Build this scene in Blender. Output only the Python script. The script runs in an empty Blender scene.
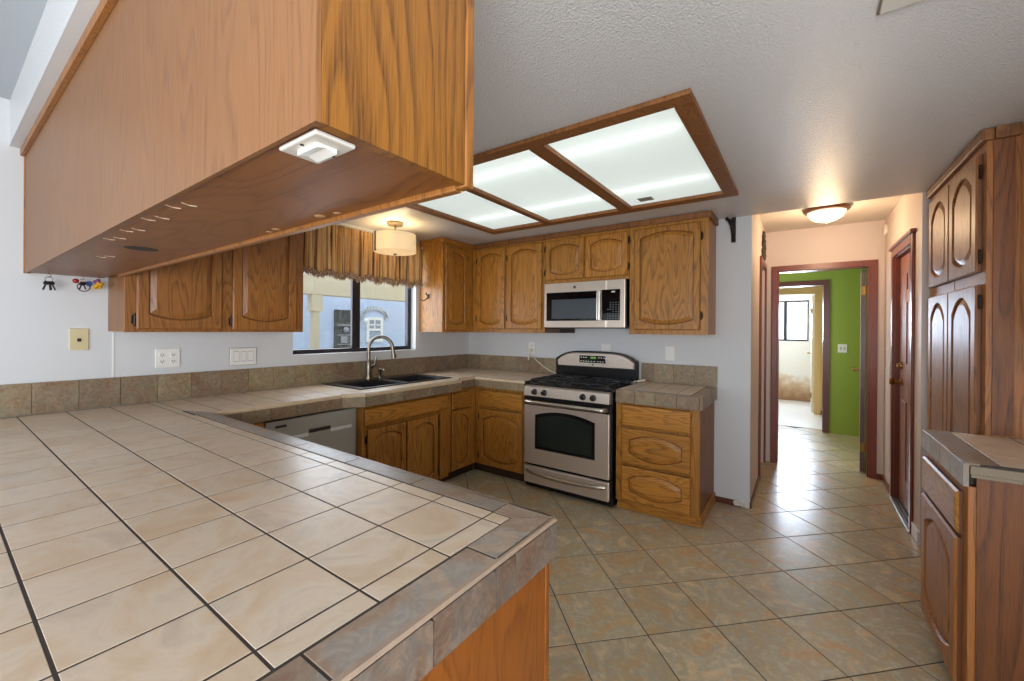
import bpy, bmesh, math, random
from mathutils import Vector, Matrix
random.seed(7)
S = bpy.context.scene
COL = S.collection

# ------------------------------------------------------------------ camera, world, exposure
CAM = (3.23710, -3.74388, 1.38957)
YAW, ROLL, PITCH, FPX, CX, CY = .61585, .00699, -.00121, 413.93569, 509.21057, 330.2606
cd = bpy.data.cameras.new('camera'); cam = bpy.data.objects.new('camera', cd); COL.objects.link(cam)
_c, _s = math.cos(YAW), math.sin(YAW)
F = Vector((-_s, _c, 0)); R = Vector((_c, _s, 0)); U = Vector((0, 0, 1))
F, U = math.cos(PITCH)*F+math.sin(PITCH)*U, math.cos(PITCH)*U-math.sin(PITCH)*F
R, U = math.cos(ROLL)*R+math.sin(ROLL)*U, math.cos(ROLL)*U-math.sin(ROLL)*R
mw = Matrix.Identity(4)
for i in range(3):
    mw[i][0], mw[i][1], mw[i][2], mw[i][3] = R[i], U[i], -F[i], CAM[i]
cam.matrix_world = mw
cd.sensor_width = 36; cd.lens = FPX/1024*36
cd.shift_x = (512-CX)/1024; cd.shift_y = -(340.5-CY)/1024
cd.clip_start = .02
S.camera = cam

w = bpy.data.worlds.new('world'); S.world = w; w.use_nodes = True
bg = w.node_tree.nodes['Background']
bg.inputs[0].default_value = (.80, .91, 1.0, 1); bg.inputs[1].default_value = 1.7

def area(name, loc, rot, sx, sy, power, color):
    l = bpy.data.lights.new(name, 'AREA'); l.shape = 'RECTANGLE'; l.size = sx; l.size_y = sy
    l.energy = power; l.color = color
    o = bpy.data.objects.new(name, l); COL.objects.link(o); o.location = loc; o.rotation_euler = rot
    return o
# daylight through the dining room's glass doors behind the camera, and through the far bathroom window
area('daylight_dining_doors', (2.0, -6.9, 1.25), (math.radians(112), 0, 0), 3.4, 2.1, 36, (.90, .95, 1.0))
area('added_dining_fill', (4.28, -5.2, 1.2), (math.radians(140), 0, math.radians(50)), 2.0, 1.6, 115, (.94, .97, 1.0))  # added up-tilted fill for ceiling and floor, no known window
area('daylight_kitchen_window', (-.30, -1.46, 1.62), (math.radians(90), 0, math.radians(-90)), 1.15, .8, 14, (.80, .90, 1.0))
area('daylight_far_window', (2.9, 6.62, 1.62), (math.radians(-90), 0, 0), 1.0, .85, 110, (.66, .80, 1.0))
area('added_green_room_fill', (2.36, 2.5, 1.5), (math.radians(90), 0, math.radians(-90)), 1.2, 1.2, 16, (.95, .98, 1.0))  # added fill to brighten the green room, no window there

S.view_settings.view_transform = 'Standard'; S.view_settings.look = 'None'
S.view_settings.exposure = 0.37; S.view_settings.gamma = 1.0
S.view_settings.use_curve_mapping = False
S.cycles.use_denoising = True
S.cycles.max_bounces = 10; S.cycles.diffuse_bounces = 6; S.cycles.glossy_bounces = 4; S.cycles.transmission_bounces = 6
S.cycles.sample_clamp_indirect = 6.0
S.cycles.caustics_reflective = False; S.cycles.caustics_refractive = False

# ------------------------------------------------------------------ materials
def srgb(r, g, b):
    f = lambda c: (c/255/12.92) if c/255 <= .04045 else ((c/255+.055)/1.055)**2.4
    return (f(r), f(g), f(b), 1)

class NT:
    def __init__(self, name):
        self.m = bpy.data.materials.new(name); self.m.use_nodes = True
        self.t = self.m.node_tree; self.p = self.t.nodes['Principled BSDF']; self.out = self.t.nodes['Material Output']
    def n(self, typ, **kw):
        x = self.t.nodes.new(typ)
        for k, v in kw.items():
            if k.startswith('i_'):
                key = k[2:]; key = int(key) if key.isdigit() else key.replace('_', ' ')
                x.inputs[key].default_value = v
            else: setattr(x, k, v)
        return x
    def l(self, a, b): self.t.links.new(a, b)
    def coord(self, sx=1, sy=1, sz=1, rot=(0, 0, 0)):
        tc = self.n('ShaderNodeTexCoord'); mp = self.n('ShaderNodeMapping')
        mp.inputs['Scale'].default_value = (sx, sy, sz); mp.inputs['Rotation'].default_value = rot
        self.l(tc.outputs['Object'], mp.inputs['Vector']); return mp.outputs[0]
    def noise(self, vec, scale=1, detail=3, rough=.5, dist=0):
        x = self.n('ShaderNodeTexNoise'); x.inputs['Scale'].default_value = scale; x.inputs['Detail'].default_value = detail
        x.inputs['Roughness'].default_value = rough; x.inputs['Distortion'].default_value = dist
        self.l(vec, x.inputs['Vector']); return x.outputs['Fac']
    def ramp(self, fac, stops, interp='LINEAR'):
        x = self.n('ShaderNodeValToRGB'); x.color_ramp.interpolation = interp
        e = x.color_ramp.elements
        while len(e) < len(stops): e.new(.5)
        for el, (p, c) in zip(e, stops):
            el.position = p; el.color = c if len(c) == 4 else (*c, 1)
        self.l(fac, x.inputs[0]); return x.outputs[0]
    def math(self, op, a, b=None, clamp=False):
        x = self.n('ShaderNodeMath', operation=op); x.use_clamp = clamp
        for i, v in enumerate((a, b)):
            if v is None: continue
            if isinstance(v, (int, float)): x.inputs[i].default_value = v
            else: self.l(v, x.inputs[i])
        return x.outputs[0]
    def mix(self, fac, a, b, blend='MIX'):
        x = self.n('ShaderNodeMix', data_type='RGBA', blend_type=blend)
        for i, v in ((0, fac), (6, a), (7, b)):
            if isinstance(v, (int, float)): x.inputs[i].default_value = v
            elif isinstance(v, tuple): x.inputs[i].default_value = v
            else: self.l(v, x.inputs[i])
        return x.outputs[2]
    def bump(self, h, strength=.2, dist=.002):
        x = self.n('ShaderNodeBump'); x.inputs['Strength'].default_value = strength; x.inputs['Distance'].default_value = dist
        self.l(h, x.inputs['Height']); self.l(x.outputs[0], self.p.inputs['Normal'])
    def base(self, c):
        if isinstance(c, tuple): self.p.inputs['Base Color'].default_value = c
        else: self.l(c, self.p.inputs['Base Color'])
    def set(self, **kw):
        for k, v in kw.items(): self.p.inputs[k.replace('_', ' ')].default_value = v
        return self

def simple(name, col, rough=.5, metal=0, **kw):
    k = NT(name); k.base(col); k.set(Roughness=rough, Metallic=metal, **kw); return k.m

def oak(name, light, mid, dark, axis='z', rough=.42, ring=15, contrast=1.0, across=9.0, along=1.15):
    k = NT(name)
    sc = {'x': (along, across, across), 'y': (across, along, across), 'z': (across, across, along)}[axis]
    v = k.coord(*sc)
    oi = k.n('ShaderNodeObjectInfo')
    off = k.n('ShaderNodeVectorMath', operation='ADD'); k.l(v, off.inputs[0])
    ofs = k.n('ShaderNodeCombineXYZ')
    for i in range(3): k.l(k.math('MULTIPLY', oi.outputs['Random'], 23.0), ofs.inputs[i])
    k.l(ofs.outputs[0], off.inputs[1])
    big = k.noise(off.outputs[0], 1, 1.5, .4, .25)
    r = k.math('FRACT', k.math('MULTIPLY', big, ring))
    ringm = k.ramp(r, [(0, (1, 1, 1)), (.10, (.75, .75, .75)), (.42, (.12, .12, .12)), (.86, (0, 0, 0)), (1, (.9, .9, .9))])
    sc2 = tuple(320 if s_ == across else 9 for s_ in sc)
    pore = k.noise(k.coord(*sc2), 1, 4, .65)
    porem = k.ramp(pore, [(.38, (1, 1, 1)), (.56, (0, 0, 0))])
    low = k.noise(k.coord(1.6, 1.6, .9), 1, 3)
    c = k.mix(k.math('MULTIPLY', low, .9), light, mid)
    c = k.mix(k.math('MULTIPLY', porem, .30*contrast), c, dark)
    gm = k.math('MULTIPLY', ringm, k.math('ADD', k.math('MULTIPLY', porem, .55), .45))
    c = k.mix(k.math('MULTIPLY', gm, .85*contrast, True), c, dark)
    hv = k.n('ShaderNodeHueSaturation'); k.l(c, hv.inputs['Color'])
    k.l(k.math('ADD', k.math('MULTIPLY', oi.outputs['Random'], .20), .90), hv.inputs['Value'])
    k.base(hv.outputs[0]); k.set(Roughness=rough); k.p.inputs['Coat Weight'].default_value = .10; k.p.inputs['Coat Roughness'].default_value = .28
    k.bump(pore, .12, .001)
    return k.m

OAKC = (srgb(198, 136, 54), srgb(174, 112, 38), srgb(84, 50, 20))
M = {}
M['oak'] = oak('oak', *OAKC)
M['oak_x'] = oak('oak_grain_x', *OAKC, axis='x')
M['oak_y'] = oak('oak_grain_y', *OAKC, axis='y')
M['oak_bold'] = oak('oak_bold_grain', srgb(156, 102, 34), srgb(138, 84, 25), srgb(70, 38, 12), ring=13, contrast=1.15, across=7.0, along=.8)
M['oak_soft'] = oak('oak_soft_grain', srgb(148, 100, 57), srgb(131, 86, 46), srgb(94, 58, 31), contrast=.65, rough=.5)  # duller oak with softer grain for the hanging cabinet's front
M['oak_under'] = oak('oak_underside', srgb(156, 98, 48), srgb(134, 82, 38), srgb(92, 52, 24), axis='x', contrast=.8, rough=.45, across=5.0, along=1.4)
M['oak_brown'] = oak('oak_brown', srgb(152, 98, 48), srgb(130, 80, 36), srgb(68, 38, 17), ring=12, rough=.55)
M['oak_panel'] = oak('oak_orange_panel', srgb(160, 92, 28), srgb(138, 74, 20), srgb(92, 46, 12), contrast=.8, rough=.4)
M['mahogany'] = oak('red_brown_wood', srgb(132, 66, 44), srgb(116, 54, 36), srgb(82, 36, 24), contrast=.5, rough=.32)
M['mahogany_dark'] = oak('dark_red_brown_wood', srgb(100, 50, 36), srgb(88, 42, 30), srgb(60, 28, 20), contrast=.5, rough=.32)
M['door_orange'] = oak('orange_brown_door', srgb(158, 90, 50), srgb(136, 74, 42), srgb(92, 46, 26), contrast=.6, rough=.55)
M['oak_mid'] = oak('oak_mid_brown', srgb(170, 112, 50), srgb(146, 90, 38), srgb(76, 44, 20))
M['oak_pantry'] = oak('oak_pantry_doors', srgb(176, 112, 54), srgb(152, 92, 40), srgb(82, 46, 20), ring=12, rough=.48)
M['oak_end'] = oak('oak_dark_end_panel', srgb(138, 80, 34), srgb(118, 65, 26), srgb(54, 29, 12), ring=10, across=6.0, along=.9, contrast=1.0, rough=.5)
M['groove'] = simple('groove_edge_shade', srgb(104, 60, 24), .5)  # shade of panel grooves and door edges painted as dark brown

def paint(name, col, bump=.25, scale=90, rough=.6, mottled=0.0, col2=None):
    k = NT(name); v = k.coord()
    n1 = k.noise(v, scale, 4, .6)
    if col2: k.base(k.mix(k.math('MULTIPLY', k.noise(v, 2.2, 4), mottled), col, col2))
    else: k.base(col)
    k.set(Roughness=rough); k.bump(n1, bump, .003); return k.m
M['wall'] = paint('wall_paint_white', srgb(208, 209, 210), .12, 70, .55)
M['wall_hall'] = paint('lamp_tinted_hall_wall', srgb(222, 208, 198), .10, 70, .55)  # white wall with the dome lamp's warm tint put into its colour
M['wall_green'] = paint('green_wall_paint', srgb(140, 160, 58), .10, 70, .5)
M['wall_cream'] = paint('cream_wall_paint', srgb(236, 216, 178), .08, 70, .5)
M['white_trim'] = simple('white_gloss_trim', srgb(232, 230, 226), .35)

def ceil_mat():
    k = NT('ceiling_texture_white'); v = k.coord()
    vn = k.n('ShaderNodeTexVoronoi'); vn.inputs['Scale'].default_value = 150; k.l(v, vn.inputs['Vector'])
    n1 = k.noise(v, 125, 4, .65)
    k.base(srgb(214, 214, 213)); k.set(Roughness=.32)
    k.bump(k.math('ADD', n1, k.math('MULTIPLY', vn.outputs[0], .5)), .9, .0042); return k.m
M['ceiling'] = ceil_mat()
M['ceiling_smooth'] = paint('ceiling_paint_smooth', srgb(222, 216, 206), .2, 60, .6)

def tile_mat(name, cols, scale=6, rough=.32, vein=.5, rnd=.25, bump=.1, hue=0.0):
    """stone-look glazed tile: every tile (mesh island) gets its own tone and its own piece of the stone"""
    k = NT(name)
    geo = k.n('ShaderNodeNewGeometry'); tc = k.n('ShaderNodeTexCoord')
    add = k.n('ShaderNodeVectorMath', operation='ADD'); sc = k.n('ShaderNodeVectorMath', operation='SCALE')
    cmb = k.n('ShaderNodeCombineXYZ')
    for i in range(3): k.l(geo.outputs['Random Per Island'], cmb.inputs[i])
    k.l(cmb.outputs[0], sc.inputs[0]); sc.inputs['Scale'].default_value = 37
    k.l(tc.outputs['Object'], add.inputs[0]); k.l(sc.outputs[0], add.inputs[1])
    v = add.outputs[0]
    n1 = k.noise(v, scale, 5, .6, 1.2); n2 = k.noise(v, scale*3.2, 5, .65, 2.0)
    c = k.ramp(n1, [(.32, cols[0]), (.44, cols[1]), (.54, cols[2]), (.66, cols[3])])
    c2 = k.ramp(n2, [(.35, cols[3]), (.5, cols[1]), (.65, cols[0])])
    c = k.mix(vein*.5, c, c2)
    hv = k.n('ShaderNodeHueSaturation'); k.l(c, hv.inputs['Color'])
    k.l(k.math('ADD', k.math('MULTIPLY', geo.outputs['Random Per Island'], rnd), 1-rnd/2), hv.inputs['Value'])
    k.l(k.math('ADD', k.math('MULTIPLY', geo.outputs['Random Per Island'], hue), .5-hue/2), hv.inputs['Hue'])
    k.base(hv.outputs[0]); k.set(Roughness=rough)
    k.bump(n2, bump, .002); return k.m
M['tile_beige'] = tile_mat('beige_counter_tile', [srgb(206, 176, 144), srgb(214, 190, 162), srgb(220, 202, 180), srgb(200, 182, 162)], 6, .33, .45, .09)
M['tile_slate'] = tile_mat('slate_edge_tile', [srgb(136, 108, 88), srgb(152, 130, 110), srgb(138, 142, 140), srgb(172, 152, 132)], 7, .36, .9, .34)
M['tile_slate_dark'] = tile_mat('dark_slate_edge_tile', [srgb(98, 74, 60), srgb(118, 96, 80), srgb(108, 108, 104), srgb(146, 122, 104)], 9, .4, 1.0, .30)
M['tile_splash'] = tile_mat('slate_backsplash_tile', [srgb(112, 84, 58), srgb(142, 118, 92), srgb(122, 118, 98), srgb(166, 144, 114)], 8, .42, .95, .30, .1, .022)
M['tile_floor'] = tile_mat('slate_look_floor_tile', [srgb(198, 152, 108), srgb(182, 164, 130), srgb(160, 164, 152), srgb(216, 192, 154)], 4.6, .27, .95, .16)
M['grout'] = simple('dark_grout', srgb(62, 54, 48), .8)
M['grout_floor'] = simple('floor_grout', srgb(70, 58, 46), .8)
M['nosing'] = tile_mat('beige_nosing', [srgb(200, 172, 136), srgb(206, 180, 146), srgb(210, 188, 158), srgb(190, 170, 146)], 8, .33, .4, .1)
M['nosing_pink'] = tile_mat('brownish_nosing', [srgb(166, 138, 116), srgb(174, 148, 124), srgb(164, 144, 128), srgb(154, 132, 114)], 8, .33, .5, .1)

def steel(name, col, rough, axis):
    k = NT(name); s = {'x': (3, 400, 400), 'z': (400, 400, 3), 'y': (400, 3, 400)}[axis]
    n = k.noise(k.coord(*s), 1, 2)
    k.base(col); k.set(Metallic=.72); k.l(k.math('ADD', k.math('MULTIPLY', n, .12), rough-.06), k.p.inputs['Roughness'])
    return k.m
M['steel'] = steel('stainless_steel', srgb(222, 208, 194), .36, 'x')
M['steel_polish'] = simple('polished_steel', srgb(196, 188, 178), .28, 1)
M['nickel'] = simple('brushed_nickel', srgb(128, 118, 106), .30, 1)
M['grey_panel'] = simple('grey_appliance_paint', srgb(178, 178, 168), .34, .1)
M['grey_light'] = simple('light_grey_plastic', srgb(236, 240, 236), .3)
M['black'] = simple('black_enamel', srgb(14, 14, 16), .25)
M['black_iron'] = simple('cast_iron_grate', srgb(30, 30, 34), .5)
M['black_plastic'] = simple('black_plastic', srgb(22, 22, 26), .3)
M['black_glass'] = simple('black_glass', srgb(10, 11, 14), .06)
M['oven_glass'] = simple('oven_door_glass', srgb(34, 40, 36), .08)
M['mw_screen'] = simple('microwave_window_mesh', srgb(74, 80, 86), .22)
M['dark_metal'] = simple('dark_bronze_metal', srgb(40, 30, 26), .4, .6)
M['bronze'] = simple('bronze_anodised_frame', srgb(46, 40, 44), .4, .3)
M['antique_brass'] = simple('antique_brass', srgb(150, 112, 58), .3, 1)
M['white_plastic'] = simple('white_plastic', srgb(232, 230, 224), .35)
M['almond'] = simple('almond_plastic', srgb(206, 192, 150), .35)
M['slot'] = simple('dark_slot', srgb(40, 38, 36), .6)
M['sink'] = simple('black_composite_sink', srgb(26, 25, 28), .28)
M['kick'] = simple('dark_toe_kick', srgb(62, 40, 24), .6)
M['cord'] = simple('cream_cord', srgb(216, 206, 184), .5)
M['red'] = simple('red_plastic', srgb(150, 24, 24), .35)
M['blue'] = simple('blue_plastic', srgb(30, 90, 170), .35)
M['yellow'] = simple('yellow_plastic', srgb(214, 160, 20), .35)
M['purple'] = simple('purple_plastic', srgb(120, 60, 110), .4)
M['stucco'] = paint('sky_tinted_stucco', srgb(190, 202, 222), .5, 40, .8, .6, srgb(160, 178, 206))  # blue sky light on the wall is put into the stucco colours
M['patio_wood'] = simple('patio_beam_paint', srgb(206, 192, 162), .7)
M['concrete'] = simple('patio_concrete', srgb(170, 168, 162), .8)
M['dark_window'] = simple('dark_window_glass', srgb(70, 72, 74), .15)
M['scuff'] = simple('pale_scuff', srgb(206, 186, 160), .7)
M['glue'] = simple('dried_glue', srgb(158, 118, 78), .8)
M['plaster'] = simple('crumbled_plaster', srgb(222, 216, 206), .9)
M['alum'] = simple('aluminium_threshold', srgb(170, 168, 164), .35, .9)
M['carved'] = simple('dark_carved_wood', srgb(52, 36, 28), .5)
def glass_mat():
    k = NT('window_glass'); tr = k.n('ShaderNodeBsdfTransparent'); gl = k.n('ShaderNodeBsdfGlossy')
    gl.inputs['Roughness'].default_value = .02; mx = k.n('ShaderNodeMixShader'); mx.inputs[0].default_value = .06
    k.l(tr.outputs[0], mx.inputs[1]); k.l(gl.outputs[0], mx.inputs[2]); k.l(mx.outputs[0], k.out.inputs[0]); return k.m
M['glass'] = glass_mat()
def glow(name, col, emit, ecol, trans=0.0):
    k = NT(name)
    df = k.n('ShaderNodeBsdfDiffuse'); df.inputs[0].default_value = col
    tl = k.n('ShaderNodeBsdfTranslucent'); tl.inputs[0].default_value = col
    mx = k.n('ShaderNodeMixShader'); mx.inputs[0].default_value = trans
    em = k.n('ShaderNodeEmission'); em.inputs[0].default_value = ecol; em.inputs[1].default_value = emit
    ad = k.n('ShaderNodeAddShader')
    k.l(df.outputs[0], mx.inputs[1]); k.l(tl.outputs[0], mx.inputs[2]); k.l(mx.outputs[0], ad.inputs[0]); k.l(em.outputs[0], ad.inputs[1])
    k.l(ad.outputs[0], k.out.inputs[0]); return k.m
M['diffuser'] = glow('acrylic_light_diffuser', (.78, .81, .80, 1), .17, (.93, 1.0, .98, 1), .75)
M['tube'] = glow('fluorescent_tube', (.9, .9, .9, 1), 3.0, (.96, 1.0, .98, 1), 0)
M['shade'] = glow('lit_drum_shade', (.85, .78, .62, 1), 0.14, (1.0, .86, .62, 1), .28)
M['shade_bottom'] = glow('lit_shade_diffuser', (.85, .75, .55, 1), 0.12, (1.0, .72, .36, 1), .2)
M['dome'] = glow('lit_dome_glass', (.85, .75, .6, 1), 0.95, (1.0, .84, .62, 1), .3)
M['lcd'] = glow('green_clock_display', (.02, .02, .02, 1), .22, (.45, .9, .2, 1), 0)

def valance_mat():
    k = NT('gold_brown_striped_fabric')
    tc = k.n('ShaderNodeUVMap'); sep = k.n('ShaderNodeSeparateXYZ'); k.l(tc.outputs[0], sep.inputs[0])
    cmb = k.n('ShaderNodeCombineXYZ'); k.l(sep.outputs[0], cmb.inputs[0])
    u = k.math('MULTIPLY', sep.outputs[0], 17.0)
    f = k.math('FRACT', u)
    st = k.ramp(f, [(0, srgb(220, 172, 102)), (.18, srgb(240, 200, 136)), (.34, srgb(206, 154, 86)), (.47, srgb(230, 186, 118)), (.50, srgb(70, 40, 22)), (.56, srgb(104, 64, 36)), (.60, srgb(228, 182, 112)), (.78, srgb(242, 202, 138)), (.80, srgb(84, 50, 28)), (.84, srgb(190, 140, 78)), (.93, srgb(80, 46, 26)), (.97, srgb(210, 162, 94))])
    v = k.coord(60, 60, 14); c = k.mix(k.math('MULTIPLY', k.noise(v, 1, 4), .35), st, srgb(120, 78, 40))
    k.base(c); k.set(Roughness=.6); k.p.inputs['Sheen Weight'].default_value = .3; return k.m
M['valance'] = valance_mat()
def fringe_mat():
    k = NT('tufted_fringe'); c = k.ramp(k.noise(k.coord(140, 140, 60), 1, 3), [(.35, srgb(92, 66, 50)), (.5, srgb(160, 124, 96)), (.62, srgb(206, 178, 146))])
    k.base(c); k.set(Roughness=.8); k.bump(k.noise(k.coord(160, 160, 120), 1, 3), .8, .006); return k.m
M['fringe'] = fringe_mat()
def stained():
    k = NT('water_stained_white_wall'); tc = k.n('ShaderNodeTexCoord'); sep = k.n('ShaderNodeSeparateXYZ'); k.l(tc.outputs['Object'], sep.inputs[0])
    n = k.noise(tc.outputs['Object'], 7, 5, .6)
    h = k.math('ADD', sep.outputs[2], k.math('MULTIPLY', n, .55))
    k.base(k.ramp(h, [(.30, srgb(150, 112, 76)), (.62, srgb(196, 170, 138)), (.80, srgb(226, 222, 214))])); k.set(Roughness=.6); return k.m
M['stained'] = stained()

# ------------------------------------------------------------------ mesh helpers
ROOT = {}
class B:
    """mesh builder in world coordinates"""
    def __init__(self): self.bm = bmesh.new(); self.mi = 0; self.uv = None
    def box(self, x0, x1, y0, y1, z0, z1):
        if x0 > x1: x0, x1 = x1, x0
        if y0 > y1: y0, y1 = y1, y0
        if z0 > z1: z0, z1 = z1, z0
        v = [self.bm.verts.new(p) for p in ((x0,y0,z0),(x1,y0,z0),(x1,y1,z0),(x0,y1,z0),(x0,y0,z1),(x1,y0,z1),(x1,y1,z1),(x0,y1,z1))]
        for f in ((0,3,2,1),(4,5,6,7),(0,1,5,4),(1,2,6,5),(2,3,7,6),(3,0,4,7)):
            self.bm.faces.new([v[i] for i in f]).material_index = self.mi
        return self
    def bbox(self, x0, x1, y0, y1, z0, z1, r=.003, seg=2):
        """box with rounded edges"""
        n0 = len(self.bm.verts); self.bm.verts.ensure_lookup_table()
        self.box(x0, x1, y0, y1, z0, z1); self.bm.verts.ensure_lookup_table()
        vs = self.bm.verts[n0:]; es = list({e for v in vs for e in v.link_edges})
        bmesh.ops.bevel(self.bm, geom=es, offset=r, segments=seg, profile=.5, affect='EDGES'); return self
    def tile(self, x0, x1, y0, y1, z0, z1, c=.0007):
        v = [self.bm.verts.new(p) for p in ((x0,y0,z0),(x1,y0,z0),(x1,y1,z0),(x0,y1,z0),(x0,y0,z1-c),(x1,y0,z1-c),(x1,y1,z1-c),(x0,y1,z1-c),(x0+c,y0+c,z1),(x1-c,y0+c,z1),(x1-c,y1-c,z1),(x0+c,y1-c,z1))]
        for f in ((0,1,5,4),(1,2,6,5),(2,3,7,6),(3,0,4,7),(4,5,9,8),(5,6,10,9),(6,7,11,10),(7,4,8,11),(8,9,10,11)):
            self.bm.faces.new([v[i] for i in f]).material_index = self.mi
    def loops(self, Ls, cap0=False, cap1=False, closed=True):
        vs = [[self.bm.verts.new(p) for p in L] for L in Ls]
        for a, b in zip(vs, vs[1:]):
            n = len(a)
            for i in range(n if closed else n-1):
                j = (i+1) % n
                try: self.bm.faces.new((a[i], a[j], b[j], b[i])).material_index = self.mi
                except ValueError: pass
        if cap0: self.bm.faces.new(list(reversed(vs[0]))).material_index = self.mi
        if cap1: self.bm.faces.new(vs[-1]).material_index = self.mi
        return vs
    def prism(self, pts, axis, a, b):
        """polygon of 2-D points extruded along an axis"""
        def P(p, t):
            return {'x': (t, p[0], p[1]), 'y': (p[0], t, p[1]), 'z': (p[0], p[1], t)}[axis]
        self.loops([[P(p, a) for p in pts], [P(p, b) for p in pts]], True, True); return self
    def tube(self, path, r, n=10, cap=True):
        path = [Vector(p) for p in path]; m = len(path); rr = r if isinstance(r, (list, tuple)) else [r]*m
        Ls = []; ref = None
        for i, p in enumerate(path):
            t = (path[min(i+1, m-1)]-path[max(i-1, 0)]).normalized()
            if ref is None: ref = Vector((0, 0, 1)) if abs(t.z) < .9 else Vector((1, 0, 0))
            a = t.cross(ref).normalized(); b = a.cross(t).normalized(); ref = b
            Ls.append([p+(a*math.cos(q)+b*math.sin(q))*rr[i] for q in (2*math.pi*k/n for k in range(n))])
        self.loops(Ls, cap, cap); return self
    def lathe(self, c, prof, n=28, axis='z'):
        """prof: (radius, height) pairs"""
        Ls = []
        for r, h in prof:
            L = []
            for k in range(n):
                q = 2*math.pi*k/n; a, b = max(r, 1e-4)*math.cos(q), max(r, 1e-4)*math.sin(q)
                d = {'z': (a, b, h), 'y': (a, h, b), 'x': (h, a, b)}[axis]
                L.append((c[0]+d[0], c[1]+d[1], c[2]+d[2]))
            Ls.append(L)
        self.loops(Ls, True, True); return self
    def ball(self, c, r, sz=1.0):
        bmesh.ops.create_uvsphere(self.bm, u_segments=16, v_segments=10, radius=r, matrix=Matrix.Translation(c) @ Matrix.Diagonal((1, 1, sz, 1))); return self

def obj(name, b, mat, parent=None, smooth=False, loc=None):
    bm = b.bm
    bmesh.ops.recalc_face_normals(bm, faces=bm.faces[:])
    if parent is not None:
        base = ROOT[parent.name]
    elif loc is not None: base = Vector(loc)
    else:
        co = [v.co for v in bm.verts]
        base = Vector(((min(c.x for c in co)+max(c.x for c in co))/2, (min(c.y for c in co)+max(c.y for c in co))/2, min(c.z for c in co)))
    bmesh.ops.translate(bm, verts=bm.verts[:], vec=-base)
    me = bpy.data.meshes.new(name); bm.to_mesh(me); bm.free()
    for m in (mat if isinstance(mat, (list, tuple)) else [mat]): me.materials.append(M[m] if isinstance(m, str) else m)
    if smooth:
        for p in me.polygons: p.use_smooth = True
        try: me.set_sharp_from_angle(angle=math.radians(38))
        except Exception: pass
    o = bpy.data.objects.new(name, me); COL.objects.link(o)
    if parent is not None: o.parent = parent
    else: o.location = base
    ROOT[o.name] = base
    return o
def tag(o, label, cat, group=None):
    o['label'] = label; o['category'] = cat
    if group: o['group'] = group
    return o
def thing(name, label, cat, loc, group=None):
    o = bpy.data.objects.new(name, None); COL.objects.link(o); o.location = loc; o.empty_display_size = .05
    ROOT[o.name] = Vector(loc); return tag(o, label, cat, group)
def struct(name, b, mat, smooth=False, parent=None):
    o = obj(name, b, mat, parent, smooth)
    if parent is None: o['kind'] = 'structure'
    return o

def panel_loops(w, h, ms, mt, mb, st, sb, n, d):
    """outline of an eyebrow-arched panel: bottom arc left to right, then top arc right to left"""
    L = []
    x0, x1 = ms, w-ms
    for i in range(n+1):
        t = i/n; L.append((x0+(x1-x0)*t, mb+sb-sb*(1-(2*t-1)**2), d))
    for i in range(n+1):
        t = 1-i/n; L.append((x0+(x1-x0)*t, h-mt-st+st*(1-(2*t-1)**2), d))
    return L
def raised_panel(b, o, u, nrm, w, h, t=.019, ms=.055, mt=.05, mb=.05, st=.035, sb=.03, n=10, flat=False):
    """cabinet door or drawer front: frame with a moulded edge and a raised, arched field"""
    o, u, nrm = Vector(o), Vector(u), Vector(nrm); z = Vector((0, 0, 1))
    P = lambda p: o+u*p[0]+z*p[1]+nrm*p[2]
    def rect(ins, d):
        L = []
        for i in range(n+1): L.append((ins+(w-2*ins)*i/n, ins, d))
        for i in range(n+1): L.append((w-ins-(w-2*ins)*i/n, h-ins, d))
        return L
    Ls = [rect(0, 0), rect(0, t-.007), rect(.007, t)]
    if flat: Ls += [rect(.016, t+.001)]
    else:
        k = lambda a, d: panel_loops(w, h, ms+a, mt+a, mb+a, st, sb, n, d)
        Ls += [k(0, t), k(.003, t-.005), k(.004, t-.012), k(.009, t-.012), k(.034, t-.002)]
    vs = b.loops([[P(p) for p in L] for L in Ls], cap0=True)
    if not flat:
        groove = {v for L in vs[5:7] for v in L}
        for v in vs[5]:
            for f_ in v.link_faces:
                if all(q_ in groove for q_ in f_.verts): f_.material_index = 1
    n_ = len(vs[0])
    e0 = {v for L in vs[0:2] for v in L}; s1 = set(vs[1])
    for v in vs[0]:
        for f_ in v.link_faces:
            if len(f_.verts) == 4 and all(q_ in e0 for q_ in f_.verts): f_.material_index = 1  # side edges coloured dark for the shadow line round each front
    last = vs[-1]
    for i in range(n):
        b.bm.faces.new((last[i], last[i+1], last[2*n-i], last[2*n+1-i]))
    return b

def hinge(door, p, u):
    """small dark barrel hinge at door edge"""
    b = B(); p = Vector(p); b.tube([p+Vector((0, 0, -.026)), p+Vector((0, 0, .026))], .0055, 8)
    b.ball(p+Vector((0, 0, .029)), .005); b.ball(p+Vector((0, 0, -.029)), .005)
    q = p+Vector(u)*.011
    b.bbox(min(p.x, q.x)-.002, max(p.x, q.x)+.002, min(p.y, q.y)-.002, max(p.y, q.y)+.002, p.z-.022, p.z+.022, .001, 1)
    obj('hinge', b, 'dark_metal', door, True)

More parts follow.
